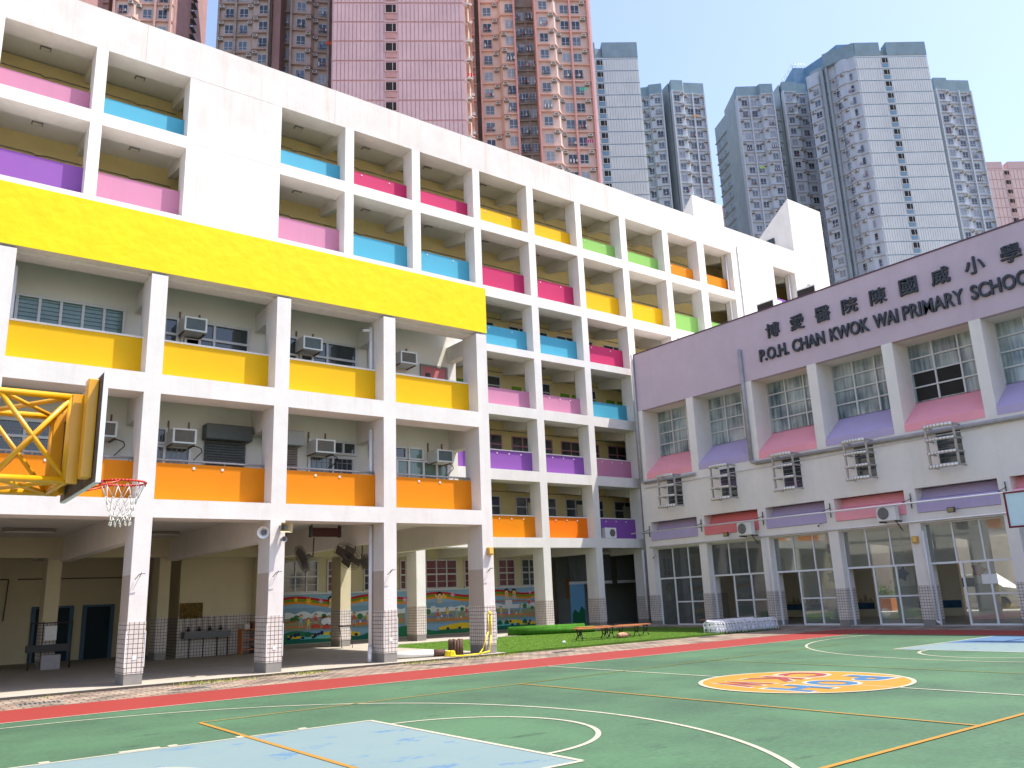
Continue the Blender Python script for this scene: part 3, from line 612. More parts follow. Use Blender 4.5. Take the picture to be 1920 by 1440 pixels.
awin(9.05,10.02,8.9,9.97,[9.5],[9.4]); awin(10.15,12.08,8.9,9.98,[11.05,10.55],[9.46]); awin(12.56,13.4,8.9,9.98,[],[9.5])
o=MB().box(14.62,WA-.03,7.75,15.6,WA,9.68).build('door',paint('pink_door',(205,125,125),.8),AB); MB().box(14.75,WA-.045,9.1,14.95,WA-.03,9.45).build('door_pane',GLASSD,o)
b=MB(); b.box(14.55,WA-.06,7.75,14.62,WA,9.75).box(15.6,WA-.06,7.75,15.67,WA,9.75).box(14.62,WA-.06,9.68,15.6,WA,9.75); b.build('frame',CGREY,o)
awin(-1.2,1.3,5.5,6.65,[0,.6],[6.2],bars=.15); awin(2.1,3.45,5.5,6.62,[2.76],[6.2],bars=.15); awin(3.9,4.45,5.5,6.3,[],[],bars=.15)
awin(5.6,6.23,6.28,6.7,[],[],bars=.14); awin(5.6,6.9,5.5,6.2,[6.2],[],bars=.14)
awin(10.5,12.08,6.35,6.73,[11.2,11.65],[]); awin(10.5,12.0,5.5,6.22,[11.3],[],bars=.17)
awin(12.6,14.0,6.35,6.73,[13.95],[]); awin(14.05,14.6,6.35,6.73,[],[],GLASSG,ALUW); awin(13.6,15.6,5.5,6.3,[14.05,14.62,15.15],[],GLASSG,ALUW)
for (x0,x1,l_) in ((7.3,8.48,'dark grey roller shutter'),(9.1,10.1,'pale grey louvred shutter')):
    mt=SHUT if x0<8 else paint('pale_shutter',(178,178,175),.85)
    o=MB().box(x0-.08,WA-.42,6.45,x1+.1,WA,6.9).build('shutter_box',mt,AB,l_+' housing',bevel=.03)
    t=MB(); 
    for k in range(14): t.obox(((x0+x1)/2,WA-.07,5.42+k*.075),((x1-x0)/2,0,0),(0,.03,0),(0,.012,.03))
    t.build('shutter_slats',mt if x0<8 else paint('louvre_brown',(150,135,125),.8),AB,l_)
b=MB(); b.tube((12.0,23.05,4.5),(12.0,23.05,6.95),.06).tube((12.0,23.05,7.75),(12.0,23.05,10.3),.06).tube((11.75,23.15,10.2),(12.0,23.05,10.2),.05).tube((12.0,23.05,.5),(12.0,23.05,4.0),.06).tube((12.0,23.05,.5),(11.85,22.8,.3),.06).tube((11.85,22.8,.3),(11.85,22.8,.06),.06); b.build('downpipe',PIPE,AB)
b=MB(); b.tube((2.05,23.1,7.8),(2.05,23.1,10.3),.06); b.build('downpipe',PIPE,AB)
MB().box(-12,32.25,3.62,16.0,32.49,4.3).build('cross_beam',CREAM,AB)
# fluorescent fittings under the annex
for i,(x0,x1,y,l_) in enumerate(((3.0,4.4,29.0,'twin tube ceiling fitting under the annex, left bay, nearer one'),(3.3,4.5,33.6,'twin tube ceiling fitting under the annex, left bay, farther one'),(6.9,8.15,29.4,'twin tube ceiling fitting under the annex right of the nearest column'))):
    zc=4.3 if y<32 else 4.2
    t=thing('ceiling_light',l_,'ceiling light',((x0+x1)/2,y,zc),'tube lights under the annex')
    MB().box(x0,y-.15,zc-.08,x1,y+.15,zc-.02).build('housing',CGREY,t); b=MB(); b.tube((x0+.05,y-.08,zc-.11),(x1-.05,y-.08,zc-.11),.02).tube((x0+.05,y+.08,zc-.11),(x1-.05,y+.08,zc-.11),.02).box(x0+.2,y-.02,zc-.02,x0+.25,y+.02,zc); b.build('tube',paint('tube_off_white',(215,215,205),.9),t)
# doors on rear wall
for x0,x1 in ((5.2,6.35),(6.95,7.8)):
    o=MB().box(x0,36.93,.05,x1,37.0,2.0).build('door',paint('dark_teal_door',(35,50,58),.9),AB); MB().box(x0-.14,36.9,.05,x0,37.0,2.08).box(x1,36.9,.05,x1+.14,37.0,2.08).box(x0,36.9,2.0,x1,37.0,2.08).build('frame',paint('blue_door_frame',(85,110,130),.9),o)
b=MB(); b.path([(1.5,36.95,3.1),(4.2,36.95,3.1),(4.15,36.95,1.6)],.02,5); b.path([(4.5,36.95,3.1),(9.2,36.95,3.1)],.02,5); b.build('conduit',STEELD,AB)
# ---------------------------------------------------------------- air conditioners (window units on the annex)
def window_ac(x,z,label,grille,brackets=True,w_=.64,h_=.42):
    y0,y1=23.62,24.26; t=thing('air_conditioner',label,'air conditioner',(x,y1,z),'window air conditioners of the annex')
    MB().box(x-w_/2,y0+.02,z,x+w_/2,y1,z+h_).build('case',ACW,t,bevel=.012)
    b=MB(); b.box(x-w_/2+.06,y0+.005,z+.05,x+w_/2-.06,y0+.02,z+h_-.05); b.build('grille_back',grille,t)
    b=MB(); k=x-w_/2+.06
    while k<x+w_/2-.05: b.box(k,y0-.004,z+.05,k+.008,y0+.004,z+h_-.05); k+=.045
    k=z+.08
    while k<z+h_-.05: b.box(x-w_/2+.06,y0-.006,k,x+w_/2-.06,y0+.003,k+.006); k+=.045
    b.build('grille',CGREY,t)
    b=MB(); b.box(x-w_/2,y0-.01,z,x+w_/2,y0+.02,z+.045).box(x-w_/2,y0-.01,z+h_-.045,x+w_/2,y0+.02,z+h_).box(x-w_/2,y0-.01,z+.045,x-w_/2+.05,y0+.02,z+h_-.045).box(x+w_/2-.05,y0-.01,z+.045,x+w_/2,y0+.02,z+h_-.045); b.build('front_rim',ACW,t)
    if brackets:
        b=MB(); b.box(x-w_/2+.02,WA-.04,z-.03,x-w_/2+.06,WA,z+h_+.32).box(x+w_/2-.06,WA-.04,z-.03,x+w_/2-.02,WA,z+h_+.32).box(x-w_/2,y0+.1,z-.03,x-w_/2+.05,WA,z).box(x+w_/2-.05,y0+.1,z-.03,x+w_/2,WA,z)
        b.build('bracket',paint('rusty_bracket',(130,110,90),.9),t)
    b=MB(); P=[(x+w_/2-.05,24.2,z+.02),(x+w_/2+.12,24.1,z+.03),(x+w_/2+.28,24.1,z-.02),(x+w_/2+.32,24.12,z-.12),(x+w_/2+.2,24.15,z-.25),(x+w_/2+.06,24.2,z-.42)]
    if z<7: b.path(P,.014,6); b.build('hose',STEELD,t)
window_ac(6.69,9.48,'window air conditioner with blue grey grille, upper annex balcony, second bay',ACB)
window_ac(10.28,9.46,'window air conditioner with blue grey grille, upper annex balcony, third bay',ACB)
window_ac(13.73,9.48,'window air conditioner left of the pink door',ACG)
window_ac(4.5,6.23,'window air conditioner half hidden behind the basketball backboard',ACG)
window_ac(6.56,6.2,'window air conditioner left of the dark grey roller shutter',ACG)
window_ac(10.76,6.23,'window air conditioner right of the louvred shutter, lower annex balcony',ACG)
window_ac(15.1,6.22,'window air conditioner at the annex corner above the orange parapet',ACB)
# ---------------------------------------------------------------- items on the annex columns and beam
def horn(name,label,p,dr,r,ln,mat,sq=False):
    t=thing(name,label,'loudspeaker',p,'loudspeakers on the annex column'); p=Vector(p); d=Vector(dr).normalized()
    b=MB()
    if sq:
        a=d.cross(Vector((0,0,1))).normalized(); u=a.cross(d)
        q=lambda c,w_,h_:[c+a*i*w_+u*j*h_ for i,j in ((-1,-1),(1,-1),(1,1),(-1,1))]
        A=q(p,r*.45,r*.35); B_=q(p+d*ln,r*1.2,r*.85); b0=len(b.v); b.v+=[tuple(v) for v in A+B_]
        for i in range(4): b.f.append((b0+i,b0+(i+1)%4,b0+4+(i+1)%4,b0+4+i)); b.m.append(0); b.sm.append(False)
        b.f.append((b0+3,b0+2,b0+1,b0)); b.m.append(0); b.sm.append(False)
    else:
        n=5
        for i in range(n):
            r0=r*(.22+.78*(i/n)**1.8); r1=r*(.22+.78*((i+1)/n)**1.8); b.tube(p+d*ln*i/n,p+d*ln*(i+1)/n,r0,20,0,r1,cap=(i==0))
    b.build('horn',mat,t)
    MB().tube(p+d*ln*.35,p+d*ln*.75,r*.28,12,0,r*.35).build('driver',paint('driver_grey',(110,108,105),.9),t)
    MB().tube(p-d*.12,p+d*.05,r*.4,12).build('motor_case',CGREY,t)
    MB().box(p.x-.02,p.y-.02,p.z-.03,p.x+.02,AY+.01,p.z+.03).build('bracket',CGREY,t) if p.y<AY else MB().tube(p,p+Vector((.15,0,.02)),.015).build('bracket',CGREY,t)
    return t
horn('loudspeaker','round white horn loudspeaker on the left side of the second column',(8.42,22.3,3.68),(-.45,-.85,-.08),.16,.24,ACW)
horn('loudspeaker','square cream horn loudspeaker on the front of the second column',(8.9,22.22,3.82),(.15,-1,-.12),.15,.22,paint('cream_speaker',(205,190,150),.9),True)
horn('loudspeaker','small grey horn loudspeaker below the cream one',(8.92,22.2,3.5),(-.2,-1,-.1),.08,.13,PIPEG)
horn('loudspeaker','dark horn loudspeaker hanging right of the third column',(12.75,23.3,3.72),(-.8,-.6,-.05),.16,.26,STEELD,True)
FANG=paint('fan_grey_metal',(92,84,76),.9,.4,.1,5)
def wall_fan(label,p,dr,r):
    t=thing('wall_fan',label,'fan',p,'fans under the annex'); p=Vector(p); d=Vector(dr).normalized(); a=d.orthogonal().normalized(); b_=d.cross(a)
    b=MB()
    for rr in (r,r*.72,r*.42):
        for s,off in ((1,.0),(1,.10)):
            pts=[p+d*(off+.04*(1-rr/r))+(a*math.cos(t_)+b_*math.sin(t_))*rr for t_ in [2*math.pi*i/24 for i in range(25)]]; b.path(pts,.006,4)
    for i in range(44):
        t_=2*math.pi*i/44; v=a*math.cos(t_)+b_*math.sin(t_); b.tube(p+d*.12,p+v*r+d*.1,.004,4); b.tube(p-d*.02,p+v*r,.004,4)
    b.build('cage',FANG,t)
    b=MB()
    for i in range(4):
        t_=2*math.pi*i/4; v=a*math.cos(t_)+b_*math.sin(t_); s_=a*math.cos(t_+1.57)+b_*math.sin(t_+1.57)
        b.obox(p+d*.05+v*r*.5,v*r*.42,s_*r*.34+d*.02,d*.004)
    b.build('blades',FANG,t); MB().tube(p-d*.2,p+d*.03,.08,14).build('motor',FANG,t)
    b=MB(); q=p-d*.2; b.path([q,q+Vector((.12,.05,-.02)),q+Vector((.14,.05,.55))],.02,8); b.build('hanger',STEELD,t)
wall_fan('left oscillating fan hanging under the annex beyond the second column',(10.55,24.6,3.12),(-.93,.1,-.36),.42)
wall_fan('right oscillating fan hanging under the dark sign',(12.05,24.6,3.2),(-.75,-.3,-.6),.48)
wall_fan('small fan seen behind the big right one',(13.1,25.6,3.05),(.5,-.85,-.1),.26)
t=thing('hanging_sign','dark maroon box sign hanging under the annex beam','sign',(10.95,24,3.9)); MB().box(10.5,23.9,3.72,11.4,24.05,3.98).build('panel',paint('maroon_sign',(72,44,42),.9),t); MB().box(10.46,23.88,3.7,10.5,24.07,4.05).box(11.4,23.88,3.7,11.44,24.07,4.05).box(10.5,23.95,3.98,10.52,23.98,4.3).box(11.38,23.95,3.98,11.4,23.98,4.3).build('hanger',STEELD,t)
t=thing('wall_lamp','square amber wall lamp on the annex corner column','lamp',(15.87,AY,3.18),'amber wall lamps'); MB().box(15.78,AY-.12,3.06,15.98,AY,3.3).build('case',paint('amber_case',(205,160,85),.9),t,bevel=.015); MB().box(15.81,AY-.135,3.1,15.95,AY-.12,3.26).build('lens',paint('amber_lens',(225,185,90),.9,.2),t)
# scratched wall hooks on the columns
for i,(a,c) in enumerate(ac[4:]):
    t=tag(MB().path([(a+.1,AY-.02,2.5),(a+.16,AY-.14,2.62),(a+.3,AY-.14,2.64)],.009,5).path([(a+.2,AY-.01,2.55),(a+.22,AY-.12,2.66)],.009,5).build('wall_hook',STEELD),['thin wire hook on the nearest tiled column','thin wire hook on the column with the loudspeakers','thin wire hook on the column with the white downpipe','thin wire hook on the annex corner column'][i],'hook','wire hooks on the columns')
    MB().box(a+.16,AY-.02,.62,a+.26,AY-.012,.72).build('socket_plate',ACW,AB)
# hose, stump bins and rolled mat by the corner column
b=MB(); b.path([(15.75,AY-.03,1.25),(15.8,AY-.06,1.3),(15.85,AY-.04,1.2),(15.82,AY-.05,.6),(15.7,AY-.12,.12),(15.3,AY-.1,.07),(14.6,AY-.25,.07),(14.2,AY-.2,.08)],.022,8).path([(15.75,AY-.03,1.25),(15.72,AY-.04,.7),(15.45,AY-.1,.2),(15.2,AY-.25,.07)],.018,8)
for k in range(5): b.path([(14.35+.16*math.cos(t_/8*6.28)*(1-.08*k),AY+.05+.16*math.sin(t_/8*6.28),.08+.03*k) for t_ in range(9)],.022,6)
tag(b.build('garden_hose',HOSE),'yellow hose hung on the corner column and coiled on the kerb','hose')
b=MB()
for i in range(14):
    t_=6.28*i/14; b.tube((14.75+.19*math.cos(t_),AY+.35+.19*math.sin(t_),.05),(14.75+.19*math.cos(t_),AY+.35+.19*math.sin(t_),.5+.03*(i%2)),.045,6)
tag(b.build('log_planter',BROWN),'small dark brown log bin beside the corner column','bin')
t=thing('rolled_mat','white rolled mat with brown end lying on the floor edge','mat',(13.6,AY+.6,.15)); MB().tube((12.75,AY+.95,.16),(14.05,AY+.55,.16),.11,14).build('roll',ACW,t); MB().tube((14.05,AY+.55,.16),(14.4,AY+.45,.16),.105,14).build('roll_end',BROWN,t)
# ---------------------------------------------------------------- things under the annex
t=thing('wash_trough','long grey wash trough with taps on the tiled wall','sink',(10.2,32.7,0))
MB().box(9.4,32.45,.72,11.1,32.9,.78).box(9.4,32.45,.78,11.1,32.48,.95).box(9.4,32.48,.78,9.43,32.9,.95).box(11.07,32.48,.78,11.1,32.9,.95).build('basin',paint('trough_steel',(95,98,98),.8,.4),t)
for x in (9.6,10.1,10.6,11.0): MB().tube((x,32.5,.05),(x,32.5,.72),.025).build('leg',STEELD,t)
for k in range(4): MB().path([(9.6+k*.4,32.9,1.1),(9.6+k*.4,32.7,1.12),(9.6+k*.4,32.7,1.02)],.02).tube((9.6+k*.4,32.72,.96),(9.6+k*.4,32.72,1.06),.06).build('tap',BLACK,t)
b=MB()
for k in range(8): b.tube((9.5+k*.22,32.88,.95),(9.5+k*.22,32.88,1.48),.01,5)
b.build('pipe',STEELD,t)
t=thing('shelf_unit','low wooden shelf of boxes beside the second column','shelf',(11.8,32.4,0))
for x in (11.4,12.35): MB().box(x,32.1,.05,x+.04,32.6,.95).build('side_panel',WOOD,t)
for z in (.2,.55,.92): MB().box(11.44,32.1,z,12.35,32.6,z+.03).build('shelf',WOOD,t)
for i,(x,c,l_) in enumerate(((11.5,(200,195,185),'pale box on the left of the shelf'),(11.8,(120,75,60),'brown box in the middle of the shelf'),(12.1,(180,150,140),'pinkish box on the right of the shelf'))):
    tag(MB().box(x,32.15,.951,x+.2,32.5,1.15+.04*i).build('box',paint('box_c%d'%i,c,.8)),l_,'box','boxes on the shelf unit')
t=thing('display_stand','dark metal frame stand with a paper notice near the left rear column','stand',(5.2,31.9,0))
b=MB()
for x in (4.4,4.75,5.6): b.tube((x,31.9,.05),(x,31.9,1.55),.02)
b.build('leg',STEELD,t)
b=MB()
for z in (.8,1.5): b.tube((4.4,31.9,z),(5.6,31.9,z),.02)
b.build('rail',STEELD,t); MB().box(4.3,31.75,.6,5.55,32.0,.82).build('tray',BLACK,t); MB().box(4.8,31.86,.95,5.15,31.88,1.4).build('notice',ACW,t); MB().box(4.75,31.7,.05,5.3,32.1,.5).build('bin',PIPEG,t)
tag(MB().box(9.32,32.9,1.42,10.15,32.93,1.98).build('wall_picture',paint('camouflage_picture',(120,95,40),.8,.7,.9,9)),'brown patterned picture above the wash trough','picture')
# steel folding trolley by the mural
t=thing('folding_table','small folded table frame leaning near the mural','table',(15.3,31.4,0)); MB().box(15.0,31.1,.85,15.5,31.5,.9).build('top',STEELD,t)
for dx in (0,.45): MB().tube((15.02+dx,31.2,.05),(15.02+dx,31.4,.85),.015).build('leg',STEELD,t)
# ---------------------------------------------------------------- roll of turf, benches, chairs
b=MB(); R1=.27
pts=[(23.3,31.75),(26.6,30.2)]
b=MB(); b.tube((23.3,31.5,.03+.2),(26.6,30.1,.03+.2),.2,20); b.tube((24.0,31.1,.03+.14),(26.9,29.75,.03+.14),.14,16)
tag(b.build('turf_roll',TURFR),'thick rolled strips of green artificial turf on the lawn','turf roll')
def make_bench():
    t=thing('bench','x','bench',(0,0,0),'low wooden benches on the turf')
    for k in range(4): MB().box(-.72,-.2+k*.105,.41,.72,-.115+k*.105,.445).build('slat',WOOD,t)
    for s in (-.55,.55):
        b=MB(); b.path([(s,-.24,.03),(s,-.1,.2),(s,-.16,.4)],.022,6).path([(s,.24,.03),(s,.1,.2),(s,.16,.4)],.022,6).tube((s,-.2,.4),(s,.2,.4),.025).tube((s,-.1,.2),(s,.1,.2),.02)
        b.build('leg',BLACK,t)
    return t
bn=make_bench()
for i,(x,y,rz,l_) in enumerate(((22.15,24.65,-.2,'leftmost of the low wooden benches on the turf'),(23.1,25.6,-.35,'middle wooden bench, standing behind the other two'),(23.75,24.55,-.3,'wooden bench with a sack lying under it'),(24.7,25.0,-.3,'rightmost wooden bench on the turf'))):
    if i==0: bn.location=(x,y,.03); bn.rotation_euler=(0,0,rz); bn['label']=l_
    else: dup(bn,(x,y,.03),rz,l_)
b=MB(); 
for k in range(5): b.tube((23.3+k*.14,24.45,.13),(23.44+k*.14,24.43,.13),.07+.04*math.sin(k*.9),10,0,.07+.04*math.sin((k+1)*.9))
tag(b.build('sack',paint('pinkish_sack',(200,150,125),.8)),'pinkish sack lying under a bench','sack')
tag(MB().tube((20.3,24.2,.06),(20.42,24.2,.08),.04,8).tube((20.42,24.2,.08),(20.45,24.25,.05),.03,8).build('paper_scrap',ACW),'white scrap of paper on the turf','litter')
def make_chair():
    t=thing('folding_chair','x','chair',(0,0,0),'white folding chairs stacked by the hall')
    b=MB()
    for k in range(4): b.obox((0,0,.30+k*.05),(.17,0,0),(0,.008,0),(0,0,.016))
    b.build('seat',PLASTW,t)
    b=MB(); b.path([(-.2,.03,.52),(-.17,.03,.66),(-.08,.03,.74),(.08,.03,.74),(.17,.03,.66),(.2,.03,.52)],.018,6); b.obox((0,.03,.63),(.14,0,0),(0,.006,0),(0,0,.03)); b.build('backrest',PLASTW,t)
    b=MB()
    for s_ in (-.2,.2): b.path([(s_*1.1,-.03,0),(s_,.0,.35),(s_,.03,.53)],.017,6); b.path([(s_*.8,.05,0),(s_*.85,.0,.42)],.015,6)
    b.path([(-.16,.05,.12),(.16,.05,.12)],.012,6); b.build('frame',PLASTW,t)
    for c_ in t.children:
        for v_ in c_.data.vertices: v_.co.z*=.62
    return t
ch=make_chair(); g=random.Random(5); nch=44
for i in range(nch):
    f_=i/(nch-1); row=i%2; x=26.9+3.8*f_; y=22.75-.1*f_+.3*row+.05*g.random(); rz=math.pi/2+.5*(g.random()-.5)-.05
    lb_='white plastic folding chairs packed upright in the row by the hall'
    if i==0: ch.location=(x,y,0); ch.rotation_euler=(0,0,rz); ch['label']=lb_
    else: dup(ch,(x,y,0),rz,lb_)
t=thing('folding_table','long folded table with a dark top lying over the white chairs','table',(28.8,23.4,0)); MB().box(27.2,23.35,.48,30.2,23.75,.52).build('top',BROWN,t); MB().box(27.2,23.33,.45,30.2,23.35,.51).build('edge',PLASTW,t)
for x in (27.4,30.0): MB().tube((x,23.5,0),(x,23.5,.48),.02).build('leg',PLASTW,t)
# ---------------------------------------------------------------- hall block on the right
HX=32.9
HB=thing('hall_block','hall building with mauve sign wall and sloping pink and lilac window sills','building',(HX,18,0))
hp=[(31.4,31.9),(27.78,28.25),(24.1,24.55),(20.55,21.02),(16.95,17.42),(13.38,13.82),(9.8,10.25),(6.2,6.65),(2.6,3.05),(-1,-.55)]
HTOP=14.58
MB().box(HX,-1,11.36,HX+.3,31.9,HTOP).build('sign_wall',LAV,HB)
MB().box(HX+.3,-1,11.36,HX+16,31.9,14.2).build('roof_slab',WHITEC,HB); MB().box(HX-.03,-1,HTOP,HX+.34,31.92,HTOP+.06).build('coping',paint('coping_mauve',(110,85,100),.8),HB)
MB().box(HX,-1,5.27,HX+.25,31.9,7.56).build('wall',WHITEC,HB)
MB().box(HX,-1,3.9,HX+.6,31.9,4.3).build('beam',WHITEC,HB)
MB().box(HX+.3,31.6,.0,HX+16,31.88,11.36).build('end_wall',WHITEC,HB); MB().box(34.3,-1,4.4,34.45,31.6,7.56).build('inner_wall',WHITEC,HB); MB().box(34.3,-1,4.3,HX+15.9,31.6,4.4).build('floor_slab',WHITEC,HB)
for (a,c) in hp:
    MB().box(HX+.002,a,7.56,34.2,c,11.36).build('pillar',WHITEC,HB); MB().box(HX+.002,a,4.3,33.6,c,5.27).build('pillar',WHITEC,HB); MB().box(HX+.002,a,1.53,HX+.75,c,3.9).build('pillar',WHITEC,HB)
    MB().box(HX-.01,a-.01,.25,HX+.76,c+.01,1.53).build('pillar_tiles',TILE,HB); MB().box(HX,a,0,HX+.76,c,.25).build('pillar_base',CGREY,HB)
up=['rose pink','lilac']; um={'rose pink':ROSE,'lilac':LAV2,'coral red':paint('coral_paint',(240,135,135),.85,.7,.05)}
for i,(p,q) in enumerate(zip(hp,hp[1:])):
    y0,y1=q[1],p[0]; cu=up[i%2]; cl_='lilac' if i%2==0 else ('coral red' if i==1 else 'rose pink')
    MB().prism([(34.2,y0,8.9),(32.88,y0,7.86),(32.88,y0,7.56),(34.2,y0,7.56)],(0,y1-y0,0)).build('sloping_sill',um[cu],HB,cu+' sloping sill under the upper window')
    MB().prism([(33.5,y0,5.27),(33.32,y0,4.88),(32.93,y0,4.80),(32.86,y0,4.72),(32.86,y0,4.31),(33.5,y0,4.31)],(0,y1-y0,0)).build('sloping_sill',um[cl_],HB,cl_+' sloping band above the ground floor')
    o=MB().box(34.15,y0,8.9,34.2,y1,11.36).build('window',CURT,HB); t=MB()
    n=3
    for k in range(n+1): yy=y0+(y1-y0)*k/n; t.box(34.06,yy-.035,8.9,34.15,yy+.035,11.36)
    for k in range(1,5): zz=8.9+2.46*k/4-.0; t.box(34.08,y0,zz-.03,34.15,y1,zz+.03)
    t.build('frame',ALU,o)
    if i==4:
        MB().box(34.13,y0+1.1,8.95,34.15,y1-.1,10.1).build('open_pane',DARK,o)
    # ground floor glazing
    gx=33.25; t=MB()
    for k in range(4): yy=y0+(y1-y0)*k/3; t.box(gx-.03,yy-.03,2.38,gx+.03,yy+.03,3.9)
    t.box(gx-.05,y0,2.3,gx+.05,y1,2.38).box(gx-.04,y0,3.84,gx+.04,y1,3.9); ym=y0+(y1-y0)*(.62 if i>0 else .66)
    for yy in (y0+.03,y0+(ym-y0)*.5,ym): t.box(gx-.04,yy-.035,0,gx+.04,yy+.035,2.3)
    t.box(gx-.035,y0,1.12,gx+.035,ym,1.18).box(gx-.035,y0,.0,gx+.035,ym,.08).box(gx-.04,y1-.06,0,gx+.04,y1,2.3)
    o=t.build('glazing_frame',ALUW,HB); t=MB(); t.box(gx-.004,y0,2.38,gx+.004,y1,3.84).box(gx-.004,y0,.08,gx+.004,ym,2.3)
    if i in(0,): t.box(gx-.004,ym+.04,0,gx+.004,y1-.06,2.3)
    t.build('glass',GLS,o)
MB().path([(HX-.06,31.55,3.97),(HX-.06,-1,3.97)],.035).build('cable_pipe',PIPE,HB)
MB().path([(HX-.1,31.75,HTOP+.05),(HX-.1,31.75,7.5),(HX-.1,31.5,7.38),(HX-.1,28,7.38)],.08,10).build('downpipe',PIPEG,HB)
MB().path([(HX-.1,24.5,13.0),(HX-.1,24.5,7.5),(HX-.1,24.2,7.38),(HX-.1,3,7.3)],.09,10).build('downpipe',PIPEG,HB)
MB().path([(HX-.05,31.6,7.1),(HX-.05,14,7.2)],.02,6).path([(HX-.05,24.3,3.9),(HX-.05,24.2,.4)],.025).path([(HX-.05,16.88,3.6),(HX-.05,16.88,.2),(HX-.05,16.7,.1)],.04).build('cable_pipe',PIPE,HB)
# interior of hall ground floor
MB().box(HX+.02,-1,-.03,48.9,31.6,.03).build('hall_floor',paint('hall_floor_grey',(185,180,172),.8,.5,.1,1),HB)
MB().box(HX+.6,-1,3.92,48.9,31.6,4.05).build('ceiling',CEIL,HB)
for (a,c) in hp:
    MB().box(37.9,a-.05,1.5,38.5,c+.15,3.92).build('inner_pillar',WHITEC,HB); MB().box(37.88,a-.06,.03,38.52,c+.16,1.5).build('inner_pillar',paint('grey_dado',(190,188,184),.9),HB,'grey lower half of the inner pillar')
    MB().prism([(HX+.76,a,3.92),(HX+.76,a,3.5),(37.9,a,3.3),(37.9,a,3.92)],(0,.35,0)).build('cross_beam',WHITEC,HB)
for q_ in ((41.5,24.3,41.7,31.6),(41.5,19.9,41.7,22.3),(48.8,-1,49,13.4)): MB().box(q_[0],q_[1],.03,q_[2],q_[3],3.92).build('wall',paint('hall_back_wall',(225,218,200),.95),HB,'inner back wall of the hall')
mm=MB(); mm.box(41.46,24.4,.4,41.5,31.4,.75).box(41.46,20,.4,41.5,22.2,.75); mm.build('wall_mural',paint('mural_deep_blue',(60,105,150),.8,.7,.5,3),HB,'blue painted waves along the inner wall')
mm=MB()
for k in range(24): mm.prism([(41.45,24.4+k*.29,.7),(41.45,24.69+k*.29,.7),(41.45,24.54+k*.29,1.0+.2*math.sin(k*1.7))],(.02,0,0))
mm.build('wall_mural',paint('mural_pale',(190,180,160),.8),HB,'pale painted hills on the inner wall')
for (y,c,l_) in ((27.55,(180,30,45),'red heart shaped badge painted on the inner pillar'),(23.95,(90,120,190),'blue flower painted on the inner pillar'),(20.4,(60,85,150),'blue and orange figure painted on the inner pillar'),(17.0,(190,60,80),'red and teal figure painted on the inner pillar')):
    b=MB()
    if y>27: P=[(0,-.42),(.36,.0),(.38,.22),(.26,.36),(.08,.34),(0,.24),(-.08,.34),(-.26,.36),(-.38,.22),(-.36,.0)]
    else: P=[(.36*math.cos(a_*.628)*(1 if a_%2 else .6),.36*math.sin(a_*.628)*(1 if a_%2 else .6)) for a_ in range(10)]
    cz=2.05; yy=y+.3
    for i in range(len(P)): b.face([(37.86,yy,cz),(37.86,yy+P[i][0],cz+P[i][1]),(37.86,yy+P[(i+1)%len(P)][0],cz+P[(i+1)%len(P)][1])])
    b.build('pillar_painting',paint('pp%d'%int(y),c,.8),HB,l_)
b=MB()
for k,(dz) in enumerate((.1,.0,-.1)): b.box(37.84,27.75,2.08+dz,37.855,27.95,2.12+dz)
b.box(37.84,27.83,1.9,37.855,27.87,2.26); b.build('pillar_painting',ACW,HB,'white character on the red heart')
# sign lettering
SG=thing('school_name_sign','black raised Chinese and English lettering of the school name on the mauve wall','sign',(HX,17.2,12.1))
def wallfx(y0,z0,th=.0): return lambda u,v,t:(HX-.06+t*-1,y0-u,z0+v)
for i,chh in enumerate('博愛醫院陳國威小學'):
    yc=22.5-1.33*i; w_=.74 if chh!='小' else .74; place_text('chinese_character',chh,SIGN,wallfx(yc+w_/2,13.12),w_,.70,SG,.013,.05)
for wd,ya,yb_ in (('P.O.H.',23.38,21.78),('CHAN',21.56,19.9),('KWOK',19.62,17.76),('WAI',17.54,16.46),('PRIMARY',16.25,13.78),('SCHOOL',13.5,11.05)):
    place_text('english_word',wd,SIGN,wallfx(ya,12.1),ya-yb_,.6,SG,.010 if wd=='PRIMARY' else .02,.05)
# window guards with steel rails
def guard(y0,y1,label):
    t=thing('window_guard',label,'window guard',(HX,(y0+y1)/2,5.9),'steel window guards on the hall wall'); z0,z1=5.88,7.5; xf=32.28
    MB().box(HX-.02,y0+.02,z0+.1,HX,y1-.12,z1-.12).build('window',GLASSD,t)
    b=MB()
    for k in range(7): zz=z0+.2+k*.19; b.box(HX-.06,y0+.05,zz,HX-.02,y1-.15,zz+.015)
    b.build('louvre',CGREY,t)
    b=MB()
    for yy in (y0,y1): b.box(xf+.04,yy-.04,z0,xf+.1,yy+.04,z1)
    b.build('post',GDS,t)
    for k in range(4):
        zz=z0+.03+(z1-z0-.06)*k/3; b=MB(); pts=[(xf-.02-.09*math.sin(math.pi*j/8),y0+(y1-y0)*j/8,zz) for j in range(9)]; b.path(pts,.085 if k in(0,3) else .06,10); b.build('rail',STEEL,t)
    b=MB()
    for k in range(4):
        zz=z0+.03+(z1-z0-.06)*k/3
        for yy in (y0,y1): b.box(xf,yy-.02,zz-.03,HX,yy+.02,zz+.03)
    b.build('arm',GDS,t)
for (a,c,l_) in ((29.0,30.1,'steel window guard farthest left on the hall wall'),(25.55,26.6,'second steel window guard from the left on the hall wall'),(21.95,23.0,'steel window guard under the third upper window'),(18.4,19.4,'second steel window guard from the right, below a lilac sill'),(14.8,15.88,'steel window guard nearest the right edge of the photo')): guard(a,c,l_)
